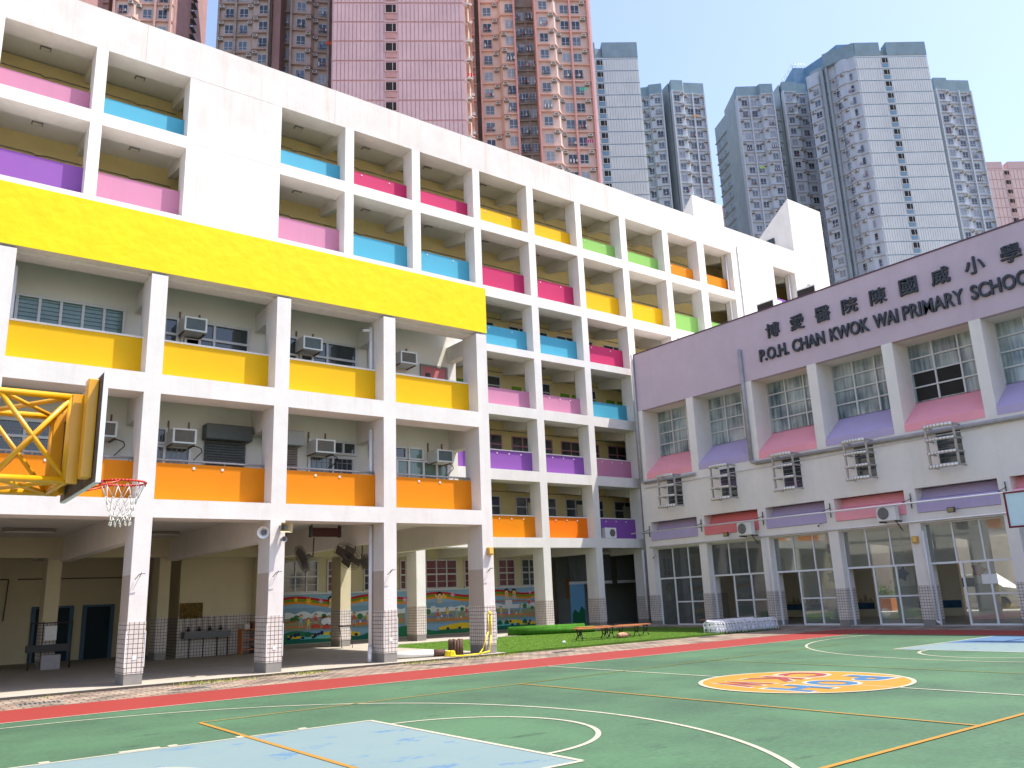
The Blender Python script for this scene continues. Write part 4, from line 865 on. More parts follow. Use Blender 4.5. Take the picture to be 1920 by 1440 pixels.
# long pole on brackets
b=MB(); PO=thing('pole','long white pole held on wall brackets across the hall front','pole',(32.2,22,4.7)); MB().tube((32.2,32.2,4.73),(32.2,4,4.6),.035).build('rod',PIPE,PO)
for y in (31.5,27.95,24.25,20.75,17.15,13.55,10): MB().path([(HX,y,4.9),(32.2,y,4.72)],.015).path([(HX,y,4.72),(32.2,y,4.70)],.015).tube((HX-.05,y,4.5),(HX-.05,y,5.1),.02).build('bracket',STEELD,PO)
# outdoor AC units on the hall
def out_ac(label,x,y,z,ax='x',s=1):
    t=thing('outdoor_air_conditioner',label,'air conditioner',(x,y,z),'outdoor air conditioner units')
    if ax=='x':
        MB().box(x,y-.4,z,x+.3,y+.4,z+.6).build('case',ACW,t,bevel=.02); b=MB(); b.disc((x-.012,y+.1,z+.3),(-1,0,0),.24,28); b.build('fan_opening',paint('fan_grey',(105,100,98),.9),t)
        b=MB()
        for r in (.06,.12,.18,.24): b.path([(x-.02,y+.1+r*math.cos(6.283*i/20),z+.3+r*math.sin(6.283*i/20)) for i in range(21)],.004,4)
        b.build('fan_grille',ACW,t); MB().box(x+.05,y-.35,z-.05,HX,y-.3,z).box(x+.05,y+.3,z-.05,HX,y+.35,z).path([(HX-.02,y-.33,z-.4),(x+.1,y-.33,z-.03)],.02).build('bracket',BLACK,t)
    else:
        MB().box(x-.4,y,z,x+.4,y+.3,z+.55).build('case',ACW,t,bevel=.02); b=MB(); b.disc((x+.1,y-.012,z+.28),(0,-1,0),.2,28); b.build('fan_opening',paint('fan_grey',(105,100,98),.9),t)
    return t
out_ac('outdoor air conditioner hanging on the hall wall by the second pillar gap',32.35,25.0,4.08); out_ac('outdoor air conditioner hanging on the hall wall near the amber lamp',32.35,18.0,4.08)
out_ac('outdoor air conditioner standing before the purple parapet of the rear block',31.1,BY+.1,4.52,'y')
for i,y in enumerate((24.8,22.35)):
    t=thing('roof_air_conditioner',['dark sided air conditioner on the hall roof, left one','dark sided air conditioner on the hall roof, right one'][i],'air conditioner',(36,y,14.2),'air conditioners on the hall roof')
    MB().box(35.8,y-.5,14.9,36.5,y+.5,16.1).build('case',DARK,t); MB().box(35.78,y-.53,16.1,36.52,y+.53,16.16).box(35.78,y-.55,14.9,36.5,y-.5,16.1).build('cover',ACW,t)
    for yy in (y-.4,y+.4): MB().tube((36.1,yy,14.2),(36.1,yy,14.9),.03).build('leg',STEELD,t)
def flood(label,y,z,x=32.62):
    t=thing('floodlight',label,'floodlight',(x,y,z),'floodlights on the hall beam'); MB().box(x-.1,y-.14,z-.1,x,y+.14,z+.1).build('case',STEELD,t,bevel=.015); MB().box(x-.112,y-.11,z-.075,x-.1,y+.11,z+.075).build('lens',paint('lamp_lens',(150,140,100),.9,.1),t); MB().path([(x,y,z),(HX,y,z+.02)],.015).build('bracket',CGREY,t)
flood('small floodlight left of the second hall air conditioner bay',26.25,4.22); flood('small floodlight under the lilac band at right',15.5,4.27)
def cctv(label,p,d):
    t=thing('security_camera',label,'camera',p,'security cameras on the hall'); p=Vector(p); d=Vector(d).normalized(); MB().tube(p,p+d*.2,.05,12).build('body',ACW,t); MB().disc(p+d*.203,d,.04,12).build('lens',BLACK,t); MB().path([p,p+Vector((.15,0,.03))],.015).build('bracket',CGREY,t)
cctv('white security camera under the lilac band in the middle of the hall beam',(32.72,21.3,4.25),(-.8,-.4,-.35)); cctv('dark security camera on the leftmost hall pillar',(32.8,31.3,3.5),(-.7,-.6,-.4))
t=thing('wall_lamp','square amber wall lamp on the hall pillar near the right','lamp',(HX,17.2,3.3),'amber wall lamps'); MB().box(HX-.12,17.1,3.15,HX,17.33,3.42).build('case',paint('amber_case',(205,160,85),.9),t,bevel=.015); MB().box(HX-.135,17.14,3.19,HX-.12,17.29,3.38).build('lens',MATS['amber_lens'],t)
tag(MB().box(33.19,14.55,1.5,33.2,15.1,1.85).build('notice',ACW),'white paper notice taped to the glass door at right','notice')
b=MB()
for k in range(2):
    for j in range(5): b.box(33.18,14.62+j*.09,1.6+k*.12,33.189,14.68+j*.09,1.66+k*.12)
# yard behind the hall
YD=paint('sunlit_yard_wall',(235,225,215),.9)
tag(MB().box(55,5,0,55.4,40,5).build('yard_wall',YD),'white yard wall seen through the hall openings','wall')
MB().box(49,-1,-.03,56,40,.0).build('yard_ground',GND,kind='structure')
t=thing('planter','orange wooden planter box with a leafy shrub behind the hall','planter',(50.5,28.9,0)); MB().box(50,28.3,0,50.8,29.7,.7).build('box',paint('orange_timber',(215,130,60),.85,.6,.15,5),t)
b=MB(); g=random.Random(2)
for i in range(900):
    a=Vector((50.4+g.gauss(0,.28),29.0+g.gauss(0,.42),.75+abs(g.gauss(0,.35)))); d=Vector((g.uniform(-1,1),g.uniform(-1,1),g.uniform(-.2,1)))*.09; e=Vector((g.uniform(-1,1),g.uniform(-1,1),g.uniform(-1,1)))*.04; b.face([a,a+d+e,a+d*1.6,a+d-e])
b.build('foliage',paint('leaf_green',(120,150,70),.7,.6,.4,4),t)
t=thing('van','white van parked in the yard behind the hall','van',(52,23.5,0))
MB().prism([(51.2,21.5,.35),(51.2,26.2,.35),(51.2,26.2,1.9),(51.2,23.2,1.95),(51.2,22.2,1.2),(51.2,21.5,1.1)],(1.8,0,0)).build('body',ACW,t,bevel=.06)
MB().box(51.17,23.3,1.25,51.2,25.9,1.75).build('window',GLASSD,t)
for y in (22.3,25.4): MB().tube((51.15,y,.33),(51.35,y,.33),.32,20).build('wheel',BLACK,t)
# ---------------------------------------------------------------- far basketball board and near hoop
FB=thing('basketball_stand','distant white backboard with maroon frame at the right edge','basketball stand',(26.4,10.09,0),'basketball stands')
MB().box(26.4,9.24,3.14,26.44,10.94,4.08).build('backboard',BOARDF,FB); MB().box(26.38,9.19,3.09,26.46,10.99,3.14).box(26.38,9.19,4.08,26.46,10.99,4.13).box(26.38,9.19,3.14,26.46,9.24,4.08).box(26.38,10.94,3.14,26.46,10.99,4.08).build('frame',MAROON,FB)
MB().tube((28.4,10.09,0),(28.4,10.09,3.4),.09).tube((28.4,10.09,3.4),(26.5,10.09,3.6),.06).build('post',HOOPY,FB)
b=MB(); b.path([(26.0+.225*math.cos(6.283*i/24),10.09+.225*math.sin(6.283*i/24),3.25) for i in range(25)],.01,6).tube((26.22,10.09,3.25),(26.4,10.09,3.25),.02); b.build('rim',RED,FB)
BS=thing('basketball_stand','near basketball stand seen from behind with yellow lattice arm and netted rim','basketball stand',(-1,9.5,0),'basketball stands')
bx=1.59; ya,yb_=8.58,10.38
MB().box(bx,ya,2.93,bx+.045,yb_,3.98).build('backboard',[BRD],BS)
MB().box(bx+.004,ya-.012,2.918,bx+.049,ya-.001,3.992).box(bx+.004,ya-.001,2.918,bx+.049,yb_,2.929).box(bx+.004,ya-.001,3.981,bx+.049,yb_,3.992).build('board_edge',BRDF,BS)
# frame behind the board
fb=MB()
fb.box(bx-.10,ya+.14,2.98,bx-.005,ya+.30,3.95).box(bx-.10,yb_-.34,2.98,bx-.02,yb_-.2,3.95)
fb.box(bx-.09,ya+.34,3.75,bx-.03,yb_-.34,3.85).box(bx-.09,ya+.34,3.05,bx-.03,yb_-.34,3.15)
fb.build('board_bracket',HOOPY,BS,bevel=.008)
N0,N1,F0,F1_=(8.98),(10.0),2.98,3.80
xe=1.40
b=MB(); r=.032
for y in (N0,N1):
    b.tube((xe,y,F0),(xe,y,F1_),.035,12)
for z in (F0,F1_): b.tube((xe,N0,z),(xe,N1,z),.032,12)
b.box(xe,N0-.04,F0-.03,xe+.10,N0+.05,F1_+.03).box(xe,N1-.05,F0-.03,xe+.10,N1+.04,F1_+.03)
b.build('end_frame',HOOPY,BS)
b=MB()
for y in (N0,N1):
    for z in (F0,F1_): b.tube((xe,y,z),(-1.1,y,z),.033,12)
b.build('chord',HOOPY,BS)
b=MB(); step=.62; x=xe; r=.024
xs=[xe,.78,.16,-.46,-1.08]
for i in range(4):
    x0,x1=xs[i],xs[i+1]
    for y in (N0,N1):
        b.tube((x0,y,F1_),(x1,y,F0),r,10); b.tube((x0,y,F0),(x1,y,F1_),r,10)
    for z in (F0,F1_):
        b.tube((x0,N0,z),(x1,N1,z),r,10); b.tube((x0,N1,z),(x1,N0,z),r*.95,10)
b.build('lattice_brace',HOOPY,BS)
b=MB(); b.box(-1.35,9.1,0,-1.1,9.9,3.9); b.box(-2.4,8.9,0,-.6,10.1,.25); b.build('post',HOOPY,BS,bevel=.01)
RX,RY,RZ=2.03,9.48,3.05
b=MB(); b.path([(RX+.225*math.cos(6.2832*i/40),RY+.225*math.sin(6.2832*i/40),RZ) for i in range(41)],.011,10)
b.build('rim',RED,BS)
b=MB(); b.prism([(bx+.046,RY-.09,RZ+.02),(bx+.046,RY+.09,RZ+.02),(RX-.2,RY+.1,RZ+.005),(RX-.2,RY-.1,RZ+.005)],(0,0,-.02)).box(bx+.046,RY-.09,RZ-.12,bx+.06,RY+.09,RZ+.02)
b.tube((bx+.05,RY-.1,RZ-.1),(RX-.08,RY-.215,RZ-.01),.008).tube((bx+.05,RY+.1,RZ-.1),(RX-.08,RY+.215,RZ-.01),.008); b.build('rim_plate',RED,BS)
# net of knotted cords
b=MB(); ns=12; rows=[(0,.222),(.14,.165),(.22,.135),(.29,.115),(.35,.10),(.40,.10)]
def npnt(row,i,half):
    dz,rr=rows[row]; a_=2*math.pi*(i+(.5 if half else 0))/ns; return (RX+rr*math.cos(a_)*(1+.03*math.sin(i*2.1+row)),RY+rr*math.sin(a_)*(1+.03*math.cos(i*1.3+row)),RZ-.01-dz-.008*math.sin(i*1.7+row*2))
for row in range(len(rows)-1):
    h0=row%2==1; h1=not h0
    for i in range(ns):
        p=npnt(row,i,h0); b.tube(p,npnt(row+1,i,h1),.0034,5)
        b.tube(p,npnt(row+1,(i-1) if h1 else (i+1),h1),.0034,5)
last=len(rows)-1; hl=last%2==1
for i in range(ns):
    p=Vector(npnt(last,i,hl)); b.path([p,p+Vector((.007,.0,-.022)),p+Vector((.0,.006,-.042)),p+Vector((-.007,0,-.022)),p],.003,5)
b.build('net',NET,BS)
b=MB()
for i in range(ns): a_=2*math.pi*i/ns; b.tube((RX+.225*math.cos(a_),RY+.225*math.sin(a_),RZ-.03),(RX+.225*math.cos(a_),RY+.225*math.sin(a_),RZ),.006,5)
b.build('net_hook',RED,BS)
# ---------------------------------------------------------------- tower blocks
def wmesh(name,w_,h_,fr,gl,kind=0):
    b=MB(); b.box(-w_/2,-.02,0,w_/2,.0,h_,1); f=.05
    b.box(-w_/2-f,-.06,-f,w_/2+f,-.02,0,0).box(-w_/2-f,-.06,h_,w_/2+f,-.02,h_+f,0).box(-w_/2-f,-.06,0,-w_/2,-.02,h_,0).box(w_/2,-.06,0,w_/2+f,-.02,h_,0)
    b.box(-.03,-.06,0,.03,-.02,h_,0).box(-w_/2,-.055,h_*.28,w_/2,-.02,h_*.28+.05,0)
    me=b.mesh(name,[fr,gl]); return me
CLO=[paint('washing_white',(205,205,205),.9),paint('washing_dark',(50,55,70),.9),paint('washing_red',(170,80,80),.9),paint('washing_blue',(90,120,170),.9),paint('washing_grey',(140,135,130),.9)]
def rackmesh(name,w_,sd=0):
    g=random.Random(sd)
    b=MB(); b.box(-w_/2,-.45,-.1,w_/2,-.43,-.07); 
    for k in range(7): xx=-w_/2+w_*k/6; b.box(xx-.01,-.45,-.1,xx+.01,0,-.08); b.box(xx-.01,-.45,-.1,xx+.01,-.43,.45)
    b.box(-w_/2,-.45,.43,w_/2,-.43,.45)
    for k in range(5):
        if g.random()<.45: continue
        x_=-w_/2+.12+k*.22; h_=.3+.3*g.random(); b.box(x_,-.48,.4-h_,x_+.16,-.455,.42,g.choice((1,1,2,2,3,4,5,5)))
    return b.mesh(name,[STEELD]+CLO)
def acmesh(name):
    b=MB(); b.box(-.3,-.5,0,.3,0,.4,0); b.box(-.24,-.512,.05,.24,-.5,.35,1); b.box(-.34,-.5,-.06,.34,0,0,2); return b.mesh(name,[ACW,ACG,CGREY])
TWF=paint('tower_window_frame',(200,205,210),.85,.4)
TG=[paint('tower_glass_a',(95,105,115),.9,.1,.3,.7,coat=.4),paint('tower_glass_b',(150,155,160),.9,.15,.3,.7,coat=.3),paint('tower_glass_c',(50,52,58),.9,.1,.3,.7,coat=.4)]
WM=[wmesh('tower_window_mesh',1.15,1.35,TWF,gm) for gm in TG]; WMS=[wmesh('tower_window_small_mesh',.8,1.2,TWF,gm) for gm in TG]; ACM=acmesh('tower_ac_mesh'); RKM=[rackmesh('rack_mesh',1.2,q_) for q_ in range(7)]
class Tower:
    def __init__(s,name,label,loc): s.t=thing(name,label,'tower block',loc); s.inst={}
    def add(s,kind,me,M_): s.inst.setdefault(kind,[]).append((me,M_))
    def flush(s):
        for kind,lst in s.inst.items():
            sc=[]
            for me,M_ in lst:
                p,inside=size_px(M_.translation); sc.append((-(p if inside else p*.001),len(sc)))
            sc.sort(); o0=s.t.location
            for k,(q,i) in enumerate(sc[:100]):
                me,M_=lst[i]; o=bpy.data.objects.new(kind,me); COL.objects.link(o); o.parent=s.t; o.matrix_local=Matrix.Translation(-o0)@M_
            rest=sc[100:]
            if rest:
                V=[];F=[];MI=[];mats=[]
                for q,i in rest:
                    me,M_=lst[i]; base=len(V); V+=[tuple(M_@v.co-o0) for v in me.vertices]
                    mp=[]
                    for mt in me.materials:
                        if mt not in mats: mats.append(mt)
                        mp.append(mats.index(mt))
                    for p in me.polygons: F.append(tuple(base+v for v in p.vertices)); MI.append(mp[p.material_index])
                m2=bpy.data.meshes.new(kind); m2.from_pydata(V,[],F)
                for mt in mats: m2.materials.append(mt)
                m2.polygons.foreach_set('material_index',MI); o=bpy.data.objects.new(kind,m2); COL.objects.link(o); o.parent=s.t; o['kind']='stuff'
trs=random.Random(21)
def facade(T,P0,P1,zs,pitch,nf,prof,els,wall,ledge,ztop,zbot=0,back=1.5,pilm=None,small=False,racks=.35):
    P0,P1=Vector((*P0,0)),Vector((*P1,0)); u=(P1-P0).normalized(); n=Vector((u.y,-u.x,0)); L=(P1-P0).length
    pt=lambda a,v,z:P0+u*a+n*v+Vector((0,0,z))
    b=MB(); poly=[pt(a,v,zbot) for a,v in prof]+[pt(L,-back,zbot),pt(0,-back,zbot)]; b.prism(poly[::-1],(0,0,ztop-zbot)); b.build('wall',wall,T.t)
    b=MB(); poly=[pt(a,v+.36,zs) for a,v in prof]+[pt(L,-.3,zs),pt(0,-.3,zs)]; b.prism(poly[::-1],(0,0,.14)); mid=pt(L/2,0,zs); lme=b.mesh('ledge_mesh',ledge,mid)
    for k in range(nf): T.add('floor_ledge',lme,Matrix.Translation(mid-Vector((0,0,k*pitch))))
    def vat(a):
        for (a0,v0),(a1,v1) in zip(prof,prof[1:]):
            if a0<=a<=a1: return v0+(v1-v0)*(a-a0)/max(a1-a0,1e-6)
        return prof[-1][1]
    ang=math.atan2(u.y,u.x); Rm=Matrix.Rotation(ang,4,'Z')
    pb=MB(); has=False
    for e in els:
        if e[0]=='p':
            c=pt(e[1],0,0); h=(ztop-zbot)/2; vv=e[2] if len(e)>2 else 1.0; pb.obox(c+n*(vv/2)+Vector((0,0,zbot+h)),u*.14,n*(vv/2),(0,0,h)); has=True; continue
        for k in range(nf):
            z=zs-k*pitch; v=vat(e[1])
            if e[0]=='w':
                ms=WMS if small else WM; me=ms[trs.choices((0,1,2),(5,3,4))[0]]; M_=Matrix.Translation(pt(e[1],v,z-2.05))@Rm; T.add('window',me,M_)
                if trs.random()<racks: T.add('drying_rack',trs.choice(RKM),M_)
            elif e[0]=='a' and trs.random()<.9: T.add('air_conditioner',ACM,Matrix.Translation(pt(e[1],v,z-.62-trs.random()*.1))@Rm)
            elif e[0]=='d':
                pass
    if has: pb.build('pilasters',pilm or ledge,T.t)
SEC_R=([(0,.8),(2.8,.8),(3.4,0),(8.2,0)],[('p',0,1.25),('w',1.2),('a',2.3),('a',3.45),('w',4.5),('p',5.3,.45),('w',6.15),('a',7.2),('p',8.0,.5)])
SEC_S=([(0,0),(2.7,0),(3.1,.8),(5.16,.8)],[('p',0,.5),('w',1.1),('a',2.25),('a',3.45),('w',4.35),('p',5.05,1.25)])
SEC_L=([(0,0),(4.8,0),(5.2,.8),(7.5,.8)],[('p',.05,.4),('a',.5),('w',1.55),('p',2.5,.45),('w',3.6),('a',4.6),('a',5.6),('w',6.6),('p',7.4,1.2)])
SEC_M=([(0,.8),(2.7,.8),(3.1,0),(5.1,0)],[('p',0,1.25),('w',1.35),('a',2.35),('a',3.3),('w',4.25),('p',5.05,.5)])
def ribface(T,P0,P1,zs,pitch,nf,ztop,cu,cw,nr,wall,spand,crown=None,zcrown=None,ribm=None,off=.0):
    P0,P1=Vector((*P0,0)),Vector((*P1,0)); u=(P1-P0).normalized(); n=Vector((u.y,-u.x,0)); L=(P1-P0).length
    pt=lambda a,v,z:P0+u*a+n*v+Vector((0,0,z))
    b=MB(); b.prism([pt(0,0,0),pt(0,-2,0),pt(L,-2,0),pt(L,0,0)],(0,0,zcrown or ztop)); b.build('gable_wall',wall,T.t)
    b=MB()
    for seg in ((off,cu-cw/2-.25),(cu+cw/2+.25,L-.1)):
        a0,a1=seg; 
        if a1-a0<.5: continue
        N=max(2,round(nr*(a1-a0)/L)); wd=(a1-a0)/N
        for k in range(nf):
            z=zs-k*pitch
            for i in range(N): b.obox(pt(a0+wd*(i+.5),.05,z-pitch/2),u*(wd*.40),n*.045,(0,0,pitch/2-.10))
        b.build('ribbed_panels',ribm or wall,T.t); b=MB()
    b=MB()
    for k in range(nf): b.obox(pt(L/2,.02,zs-k*pitch),u*(L/2),n*.03,(0,0,.05))
    b.build('joints',spand,T.t)
    for k in range(nf):
        z=zs-k*pitch; o=MB().obox(pt(cu,.06,z-.85),u*(cw/2),n*.04,(0,0,.6)).build('stair_window',DARK,T.t)
        MB().obox(pt(cu,.08,z-1.95),u*(cw/2),n*.05,(0,0,.38)).build('spandrel',spand,T.t)
        MB().obox(pt(cu+cw*.15,.11,z-.85),u*.03,n*.02,(0,0,.6)).obox(pt(cu,.12,z-1.5),u*(cw/2+.08),n*.1,(0,0,.05)).obox(pt(cu-cw/2-.06,.1,z-.85),u*.05,n*.08,(0,0,.62)).obox(pt(cu+cw/2+.06,.1,z-.85),u*.05,n*.08,(0,0,.62)).build('frame',wall,o)
    if crown: 
        b=MB(); gap=cw/2+.1; 
        for a0,a1 in ((0,cu-gap),(cu+gap,L)): 
            if a1-a0>.2: b.prism([pt(a0,.1,zcrown),pt(a1,.1,zcrown),pt(a1,-2,zcrown),pt(a0,-2,zcrown)],(0,0,ztop-zcrown))
        b.build('crown',crown,T.t)
PKW=paint('pink_gable_paint',(216,182,182),.9,.8,.10,.4,.2,6,streak=.25,dirt=(150,105,110)); PKS=paint('salmon_spandrel',(212,160,152),.85,.8,.1); 
ORW=paint('salmon_wall_paint',(216,190,178),.88,.8,.12,.4,streak=.25,dirt=(160,115,100)); ORL=paint('salmon_ledge_paint',(216,178,165),.88,.8,.1,1)
BRW=paint('brown_grey_wall_paint',(186,170,160),.85,.8,.12,.4,streak=.3,dirt=(110,92,85)); BRL=paint('brown_ledge_paint',(172,150,140),.85,.8,.1,1)
WELL=paint('service_well_grey',(168,156,148),.8,.85,.3,.8,streak=.4,dirt=(80,75,70)); MRN=paint('maroon_shaded_side',(184,145,140),.8,.8,.15,.5,streak=.4,dirt=(95,60,60))  # the maroon has the shade of recessed and turned-away sides put into its colour
def block(T,name,poly,z0,z1,mat,lab=None):
    b=MB(); b.prism([(x,y,z0) for x,y in poly],(0,0,z1-z0)); return b.build(name,mat,T.t,lab)
T=Tower('pink_tower_block','tall pink and brown housing tower with a ribbed pink gable end',(55,95,0))
ribface(T,(37.8,83.0),(51.35,73.95),71.4+2.75*3,2.75,16,116,7.2,1.25,33,PKW,PKS,off=.15)
block(T,'gable_wing',[(38.3,83.4),(51.4,74.7),(61.0,87.9),(49.2,99.0)],0,115.5,PKW)
facade(T,(51.5,74.0),(61.0,87.6),82.2+2.75,2.75,16,[(0,0),(3,0),(3.4,.5),(9,.5),(9.4,0),(16.5,0)],[('w',1.5),('a',2.7),('w',4.8),('a',6.3),('w',8),('w',11),('a',12.5),('w',14)],ORW,ORL,116,small=False)
facade(T,(60.6,88.3),(62.3,87.1),82.2+2.75,2.75,16,[(0,0),(2.1,0)],[('a',.3),('w',1.15)],MRN,PKS,116,small=True,racks=0)
facade(T,(62.9,86.6),(67.4,83.5),82.2+5.5,2.75,17,*SEC_S,ORW,ORL,116,pilm=PKS)
facade(T,(69.2,81.5),(76.1,77.15),82.2+5.5,2.75,17,*SEC_R,ORW,ORL,116,pilm=PKS)
facade(T,(67.5,84.7),(70.7,82.3),82.2+5.5,2.75,17,[(0,0),(4.0,0)],[('w',.6),('w',1.5),('w',2.5),('w',3.4),('p',2.0,.2)],WELL,WELL,116,small=True,racks=.7)
block(T,'wing_body',[(61.5,89.5),(68,85.9),(70.5,84),(76.0,79.3),(78.5,83),(66,95)],0,115.5,WELL)
block(T,'side_fin',[(76.05,77.2),(76.5,77.0),(80.5,83.0),(80,83.3)],0,116,PKW)
facade(T,(31.3,107.7),(37.7,103.4),87.4+2.75,2.75,12,*SEC_L,BRW,BRL,116,pilm=WELL)
facade(T,(38.9,98.9),(43.6,96.5),82.8+5.5,2.75,12,*SEC_M,BRW,BRL,116,pilm=WELL)
block(T,'service_well',[(37.75,103.35),(38.7,102.9),(43.5,107),(42,110)],0,116,MRN,'maroon side of the service well, coloured darker for shade')
facade(T,(39.0,104.6),(42.8,102.3),87.4,2.75,12,[(0,0),(4.4,0)],[('w',1.0),('w',2.6)],WELL,WELL,116,small=True)
block(T,'wing_body',[(33,110),(37.8,105),(44.2,104),(44,97.6),(50,98),(46,112)],0,115.5,WELL)
T.flush()
T=Tower('salmon_tower_block','salmon coloured housing tower at the far upper left corner',(22,116,0))
facade(T,(18.8,114.1),(25.6,110.15),86.2+5.5,2.75,12,[(0,.8),(2.7,.8),(3.3,0),(7.9,0)],[('p',.05,1.2),('w',1.2),('a',2.3),('a',3.2),('w',4.3),('p',5.4,.45),('w',6.4),('a',6.9),('p',7.6,.6)],ORW,ORL,118,pilm=ORL)
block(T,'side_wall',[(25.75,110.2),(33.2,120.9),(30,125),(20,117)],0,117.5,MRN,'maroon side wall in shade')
b=MB()
for k in range(7):
    z=80+k*2.75; c=Vector((29.6,115.75,z)); u=Vector((.572,.82,0)); n=Vector((.82,-.572,0)); b.obox(c+n*.02,u*.55,n*.03,(0,0,.55)); b.obox(c+n*.3+Vector((0,0,.75)),u*.7,n*.3,(0,0,.05)); b.obox(c+n*.3-Vector((0,0,.7)),u*.7,n*.3,(0,0,.05))
b.build('side_windows',GLASSD,T.t)
block(T,'wing_body',[(12.5,112.5),(16.5,114.5),(19,116),(14,125)],0,117,MRN)
facade(T,(13.0,117.5),(17.9,114.7),86.2+5.5,2.75,12,[(0,0),(5.6,0)],[('w',1.0),('w',4.2)],MRN,BRL,118,small=True)
T.flush()
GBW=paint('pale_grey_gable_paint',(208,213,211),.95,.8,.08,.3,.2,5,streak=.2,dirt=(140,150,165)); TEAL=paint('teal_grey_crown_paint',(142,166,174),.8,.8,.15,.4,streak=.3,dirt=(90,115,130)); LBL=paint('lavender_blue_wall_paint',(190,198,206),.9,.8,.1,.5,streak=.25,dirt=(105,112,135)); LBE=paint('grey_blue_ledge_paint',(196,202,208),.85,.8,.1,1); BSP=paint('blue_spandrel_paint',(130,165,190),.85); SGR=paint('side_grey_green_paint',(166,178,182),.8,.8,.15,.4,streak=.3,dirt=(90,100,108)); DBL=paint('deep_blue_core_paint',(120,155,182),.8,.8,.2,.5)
def crown(T,P0,P1,prof,z0,z1,mat=TEAL,back=1.5):
    P0,P1=Vector((*P0,0)),Vector((*P1,0)); u=(P1-P0).normalized(); n=Vector((u.y,-u.x,0)); L=(P1-P0).length
    pt=lambda a,v,z:P0+u*a+n*v+Vector((0,0,z)); b=MB(); poly=[pt(a,v+.12,z0) for a,v in prof]+[pt(L,-back,z0),pt(0,-back,z0)]; b.prism(poly[::-1],(0,0,z1-z0)); b.build('crown',mat,T.t)
T=Tower('blue_tower_block','blue grey housing tower just right of the salmon towers',(125,108,0))
ribface(T,(104.6,106.5),(112.7,100.9),106.5+.1,2.75,24,110.5,1.9,1.25,19,GBW,BSP,TEAL,107.0,off=.1)
block(T,'gable_wing',[(104.8,106.6),(113.0,103),(122,116),(112,122)],0,109.5,SGR)
facade(T,(123.9,111.6),(127.5,108.1),107.3,2.75,24,[(0,0),(1.9,0),(2.3,.8),(5.0,.8)],[('a',.9),('w',1.5),('a',2.7),('w',3.9),('p',4.9,1.2)],LBL,LBE,107.8,pilm=LBE); crown(T,(123.9,111.6),(127.5,108.1),[(0,0),(1.9,0),(2.3,.8),(5.0,.8)],107.6,110)
facade(T,(128.3,106.4),(135.0,102.6),107.2,2.75,24,[(0,.8),(2.6,.8),(3.1,0),(7.7,0)],[('p',0,1.25),('w',1.1),('a',2.2),('a',3.3),('w',4.2),('p',4.9,.45),('w',5.9),('a',6.9),('p',7.5,.5)],LBL,LBE,107.6,pilm=LBE); crown(T,(128.3,106.4),(135.0,102.6),[(0,.8),(2.6,.8),(3.1,0),(7.7,0)],107.5,110.2)
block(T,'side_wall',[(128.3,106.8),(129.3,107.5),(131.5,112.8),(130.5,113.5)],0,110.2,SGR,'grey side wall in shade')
facade(T,(128.6,110.6),(130.9,108.9),104.4,2.75,22,[(0,0),(2.9,0)],[('w',.9)],SGR,SGR,105.5,small=True)
block(T,'wing_body',[(124.5,112.6),(128.8,112),(131.5,108.8),(136,104.2),(140,110),(128,122)],0,106.5,SGR)
T.flush()
T=Tower('blue_tower_block','largest blue grey housing tower with tall ribbed gable at right',(158,85,0))
ribface(T,(150.9,75.8),(163.2,67.1),107.1,2.75,26,110.6,6.0,1.25,31,GBW,BSP,TEAL,107.5,off=.1)
facade(T,(149.3,86.2),(150.7,75.8),104.5,2.75,26,[(0,.5),(2.6,.5),(3.0,0),(6.0,0),(6.5,.5),(8.2,.7),(9.0,.1),(10.5,0)],[('a',.7),('w',1.8),('p',3.4,1.0),('p',3.7,1.0),('p',4.6,1.0),('a',5.6),('w',6.5),('a',7.6),('w',8.9)],LBL,LBE,107.6,pilm=SGR); crown(T,(149.5,82.0),(150.75,75.8),[(0,.6),(2.2,.6),(3.6,.1),(6.3,0)],107.5,110.6)
block(T,'wing_body',[(151.1,76.2),(163.2,69),(171,81),(158,91),(150.5,86)],0,109.4,SGR)
# central core with dark glazed bands
C0,C1=Vector((157.6,91.4,0)),Vector((151.2,83.2,0)); uu=(C1-C0).normalized(); nn=Vector((uu.y,-uu.x,0)); LL=(C1-C0).length
block(T,'core',[(157.6,91.4),(151.2,83.2),(160,80),(166,90)],0,107.5,DBL)
b=MB(); b.obox(C0+uu*LL*.66+nn*.05+Vector((0,0,52)),uu*LL*.24,nn*.06,(0,0,51.5)); b.build('glazed_strip',paint('core_dark_glass',(70,80,88),.9,.2,.5,.3,coat=.3),T.t)
b=MB()
for k in range(13): b.obox(C0+uu*LL*.6+nn*.3+Vector((0,0,99.5-8.25*k)),uu*LL*.36,nn*.35,(0,0,.95))
for q in (.4,.5,.62,.74,.9): b.obox(C0+uu*LL*q+nn*.15+Vector((0,0,53)),uu*.1,nn*.2,(0,0,53))
b.build('cross_bands',DBL,T.t)
for k in range(22): MB().obox(C0+uu*LL*.15+nn*.05+Vector((0,0,103-2.75*k)),uu*.6,nn*.06,(0,0,.6)).build('core_window',GLASSD,T.t)
block(T,'machine_room',[(157.6,94.1),(160.0,92.6),(159.5,87.8),(158.5,83.5),(163,80),(172,92),(162,100.5)],106,118,DBL)
b=MB()
for p,q in (((157.6,94.1),(160.0,92.6)),((157.6,94.1),(162,100.5))):
    for z in (118.6,119.2): b.tube((*p,z),(*q,z),.04,5)
    for k in range(5): x=p[0]+(q[0]-p[0])*k/4; y=p[1]+(q[1]-p[1])*k/4; b.tube((x,y,118),(x,y,119.2),.04,5)
b.build('roof_railing',ALU,T.t)
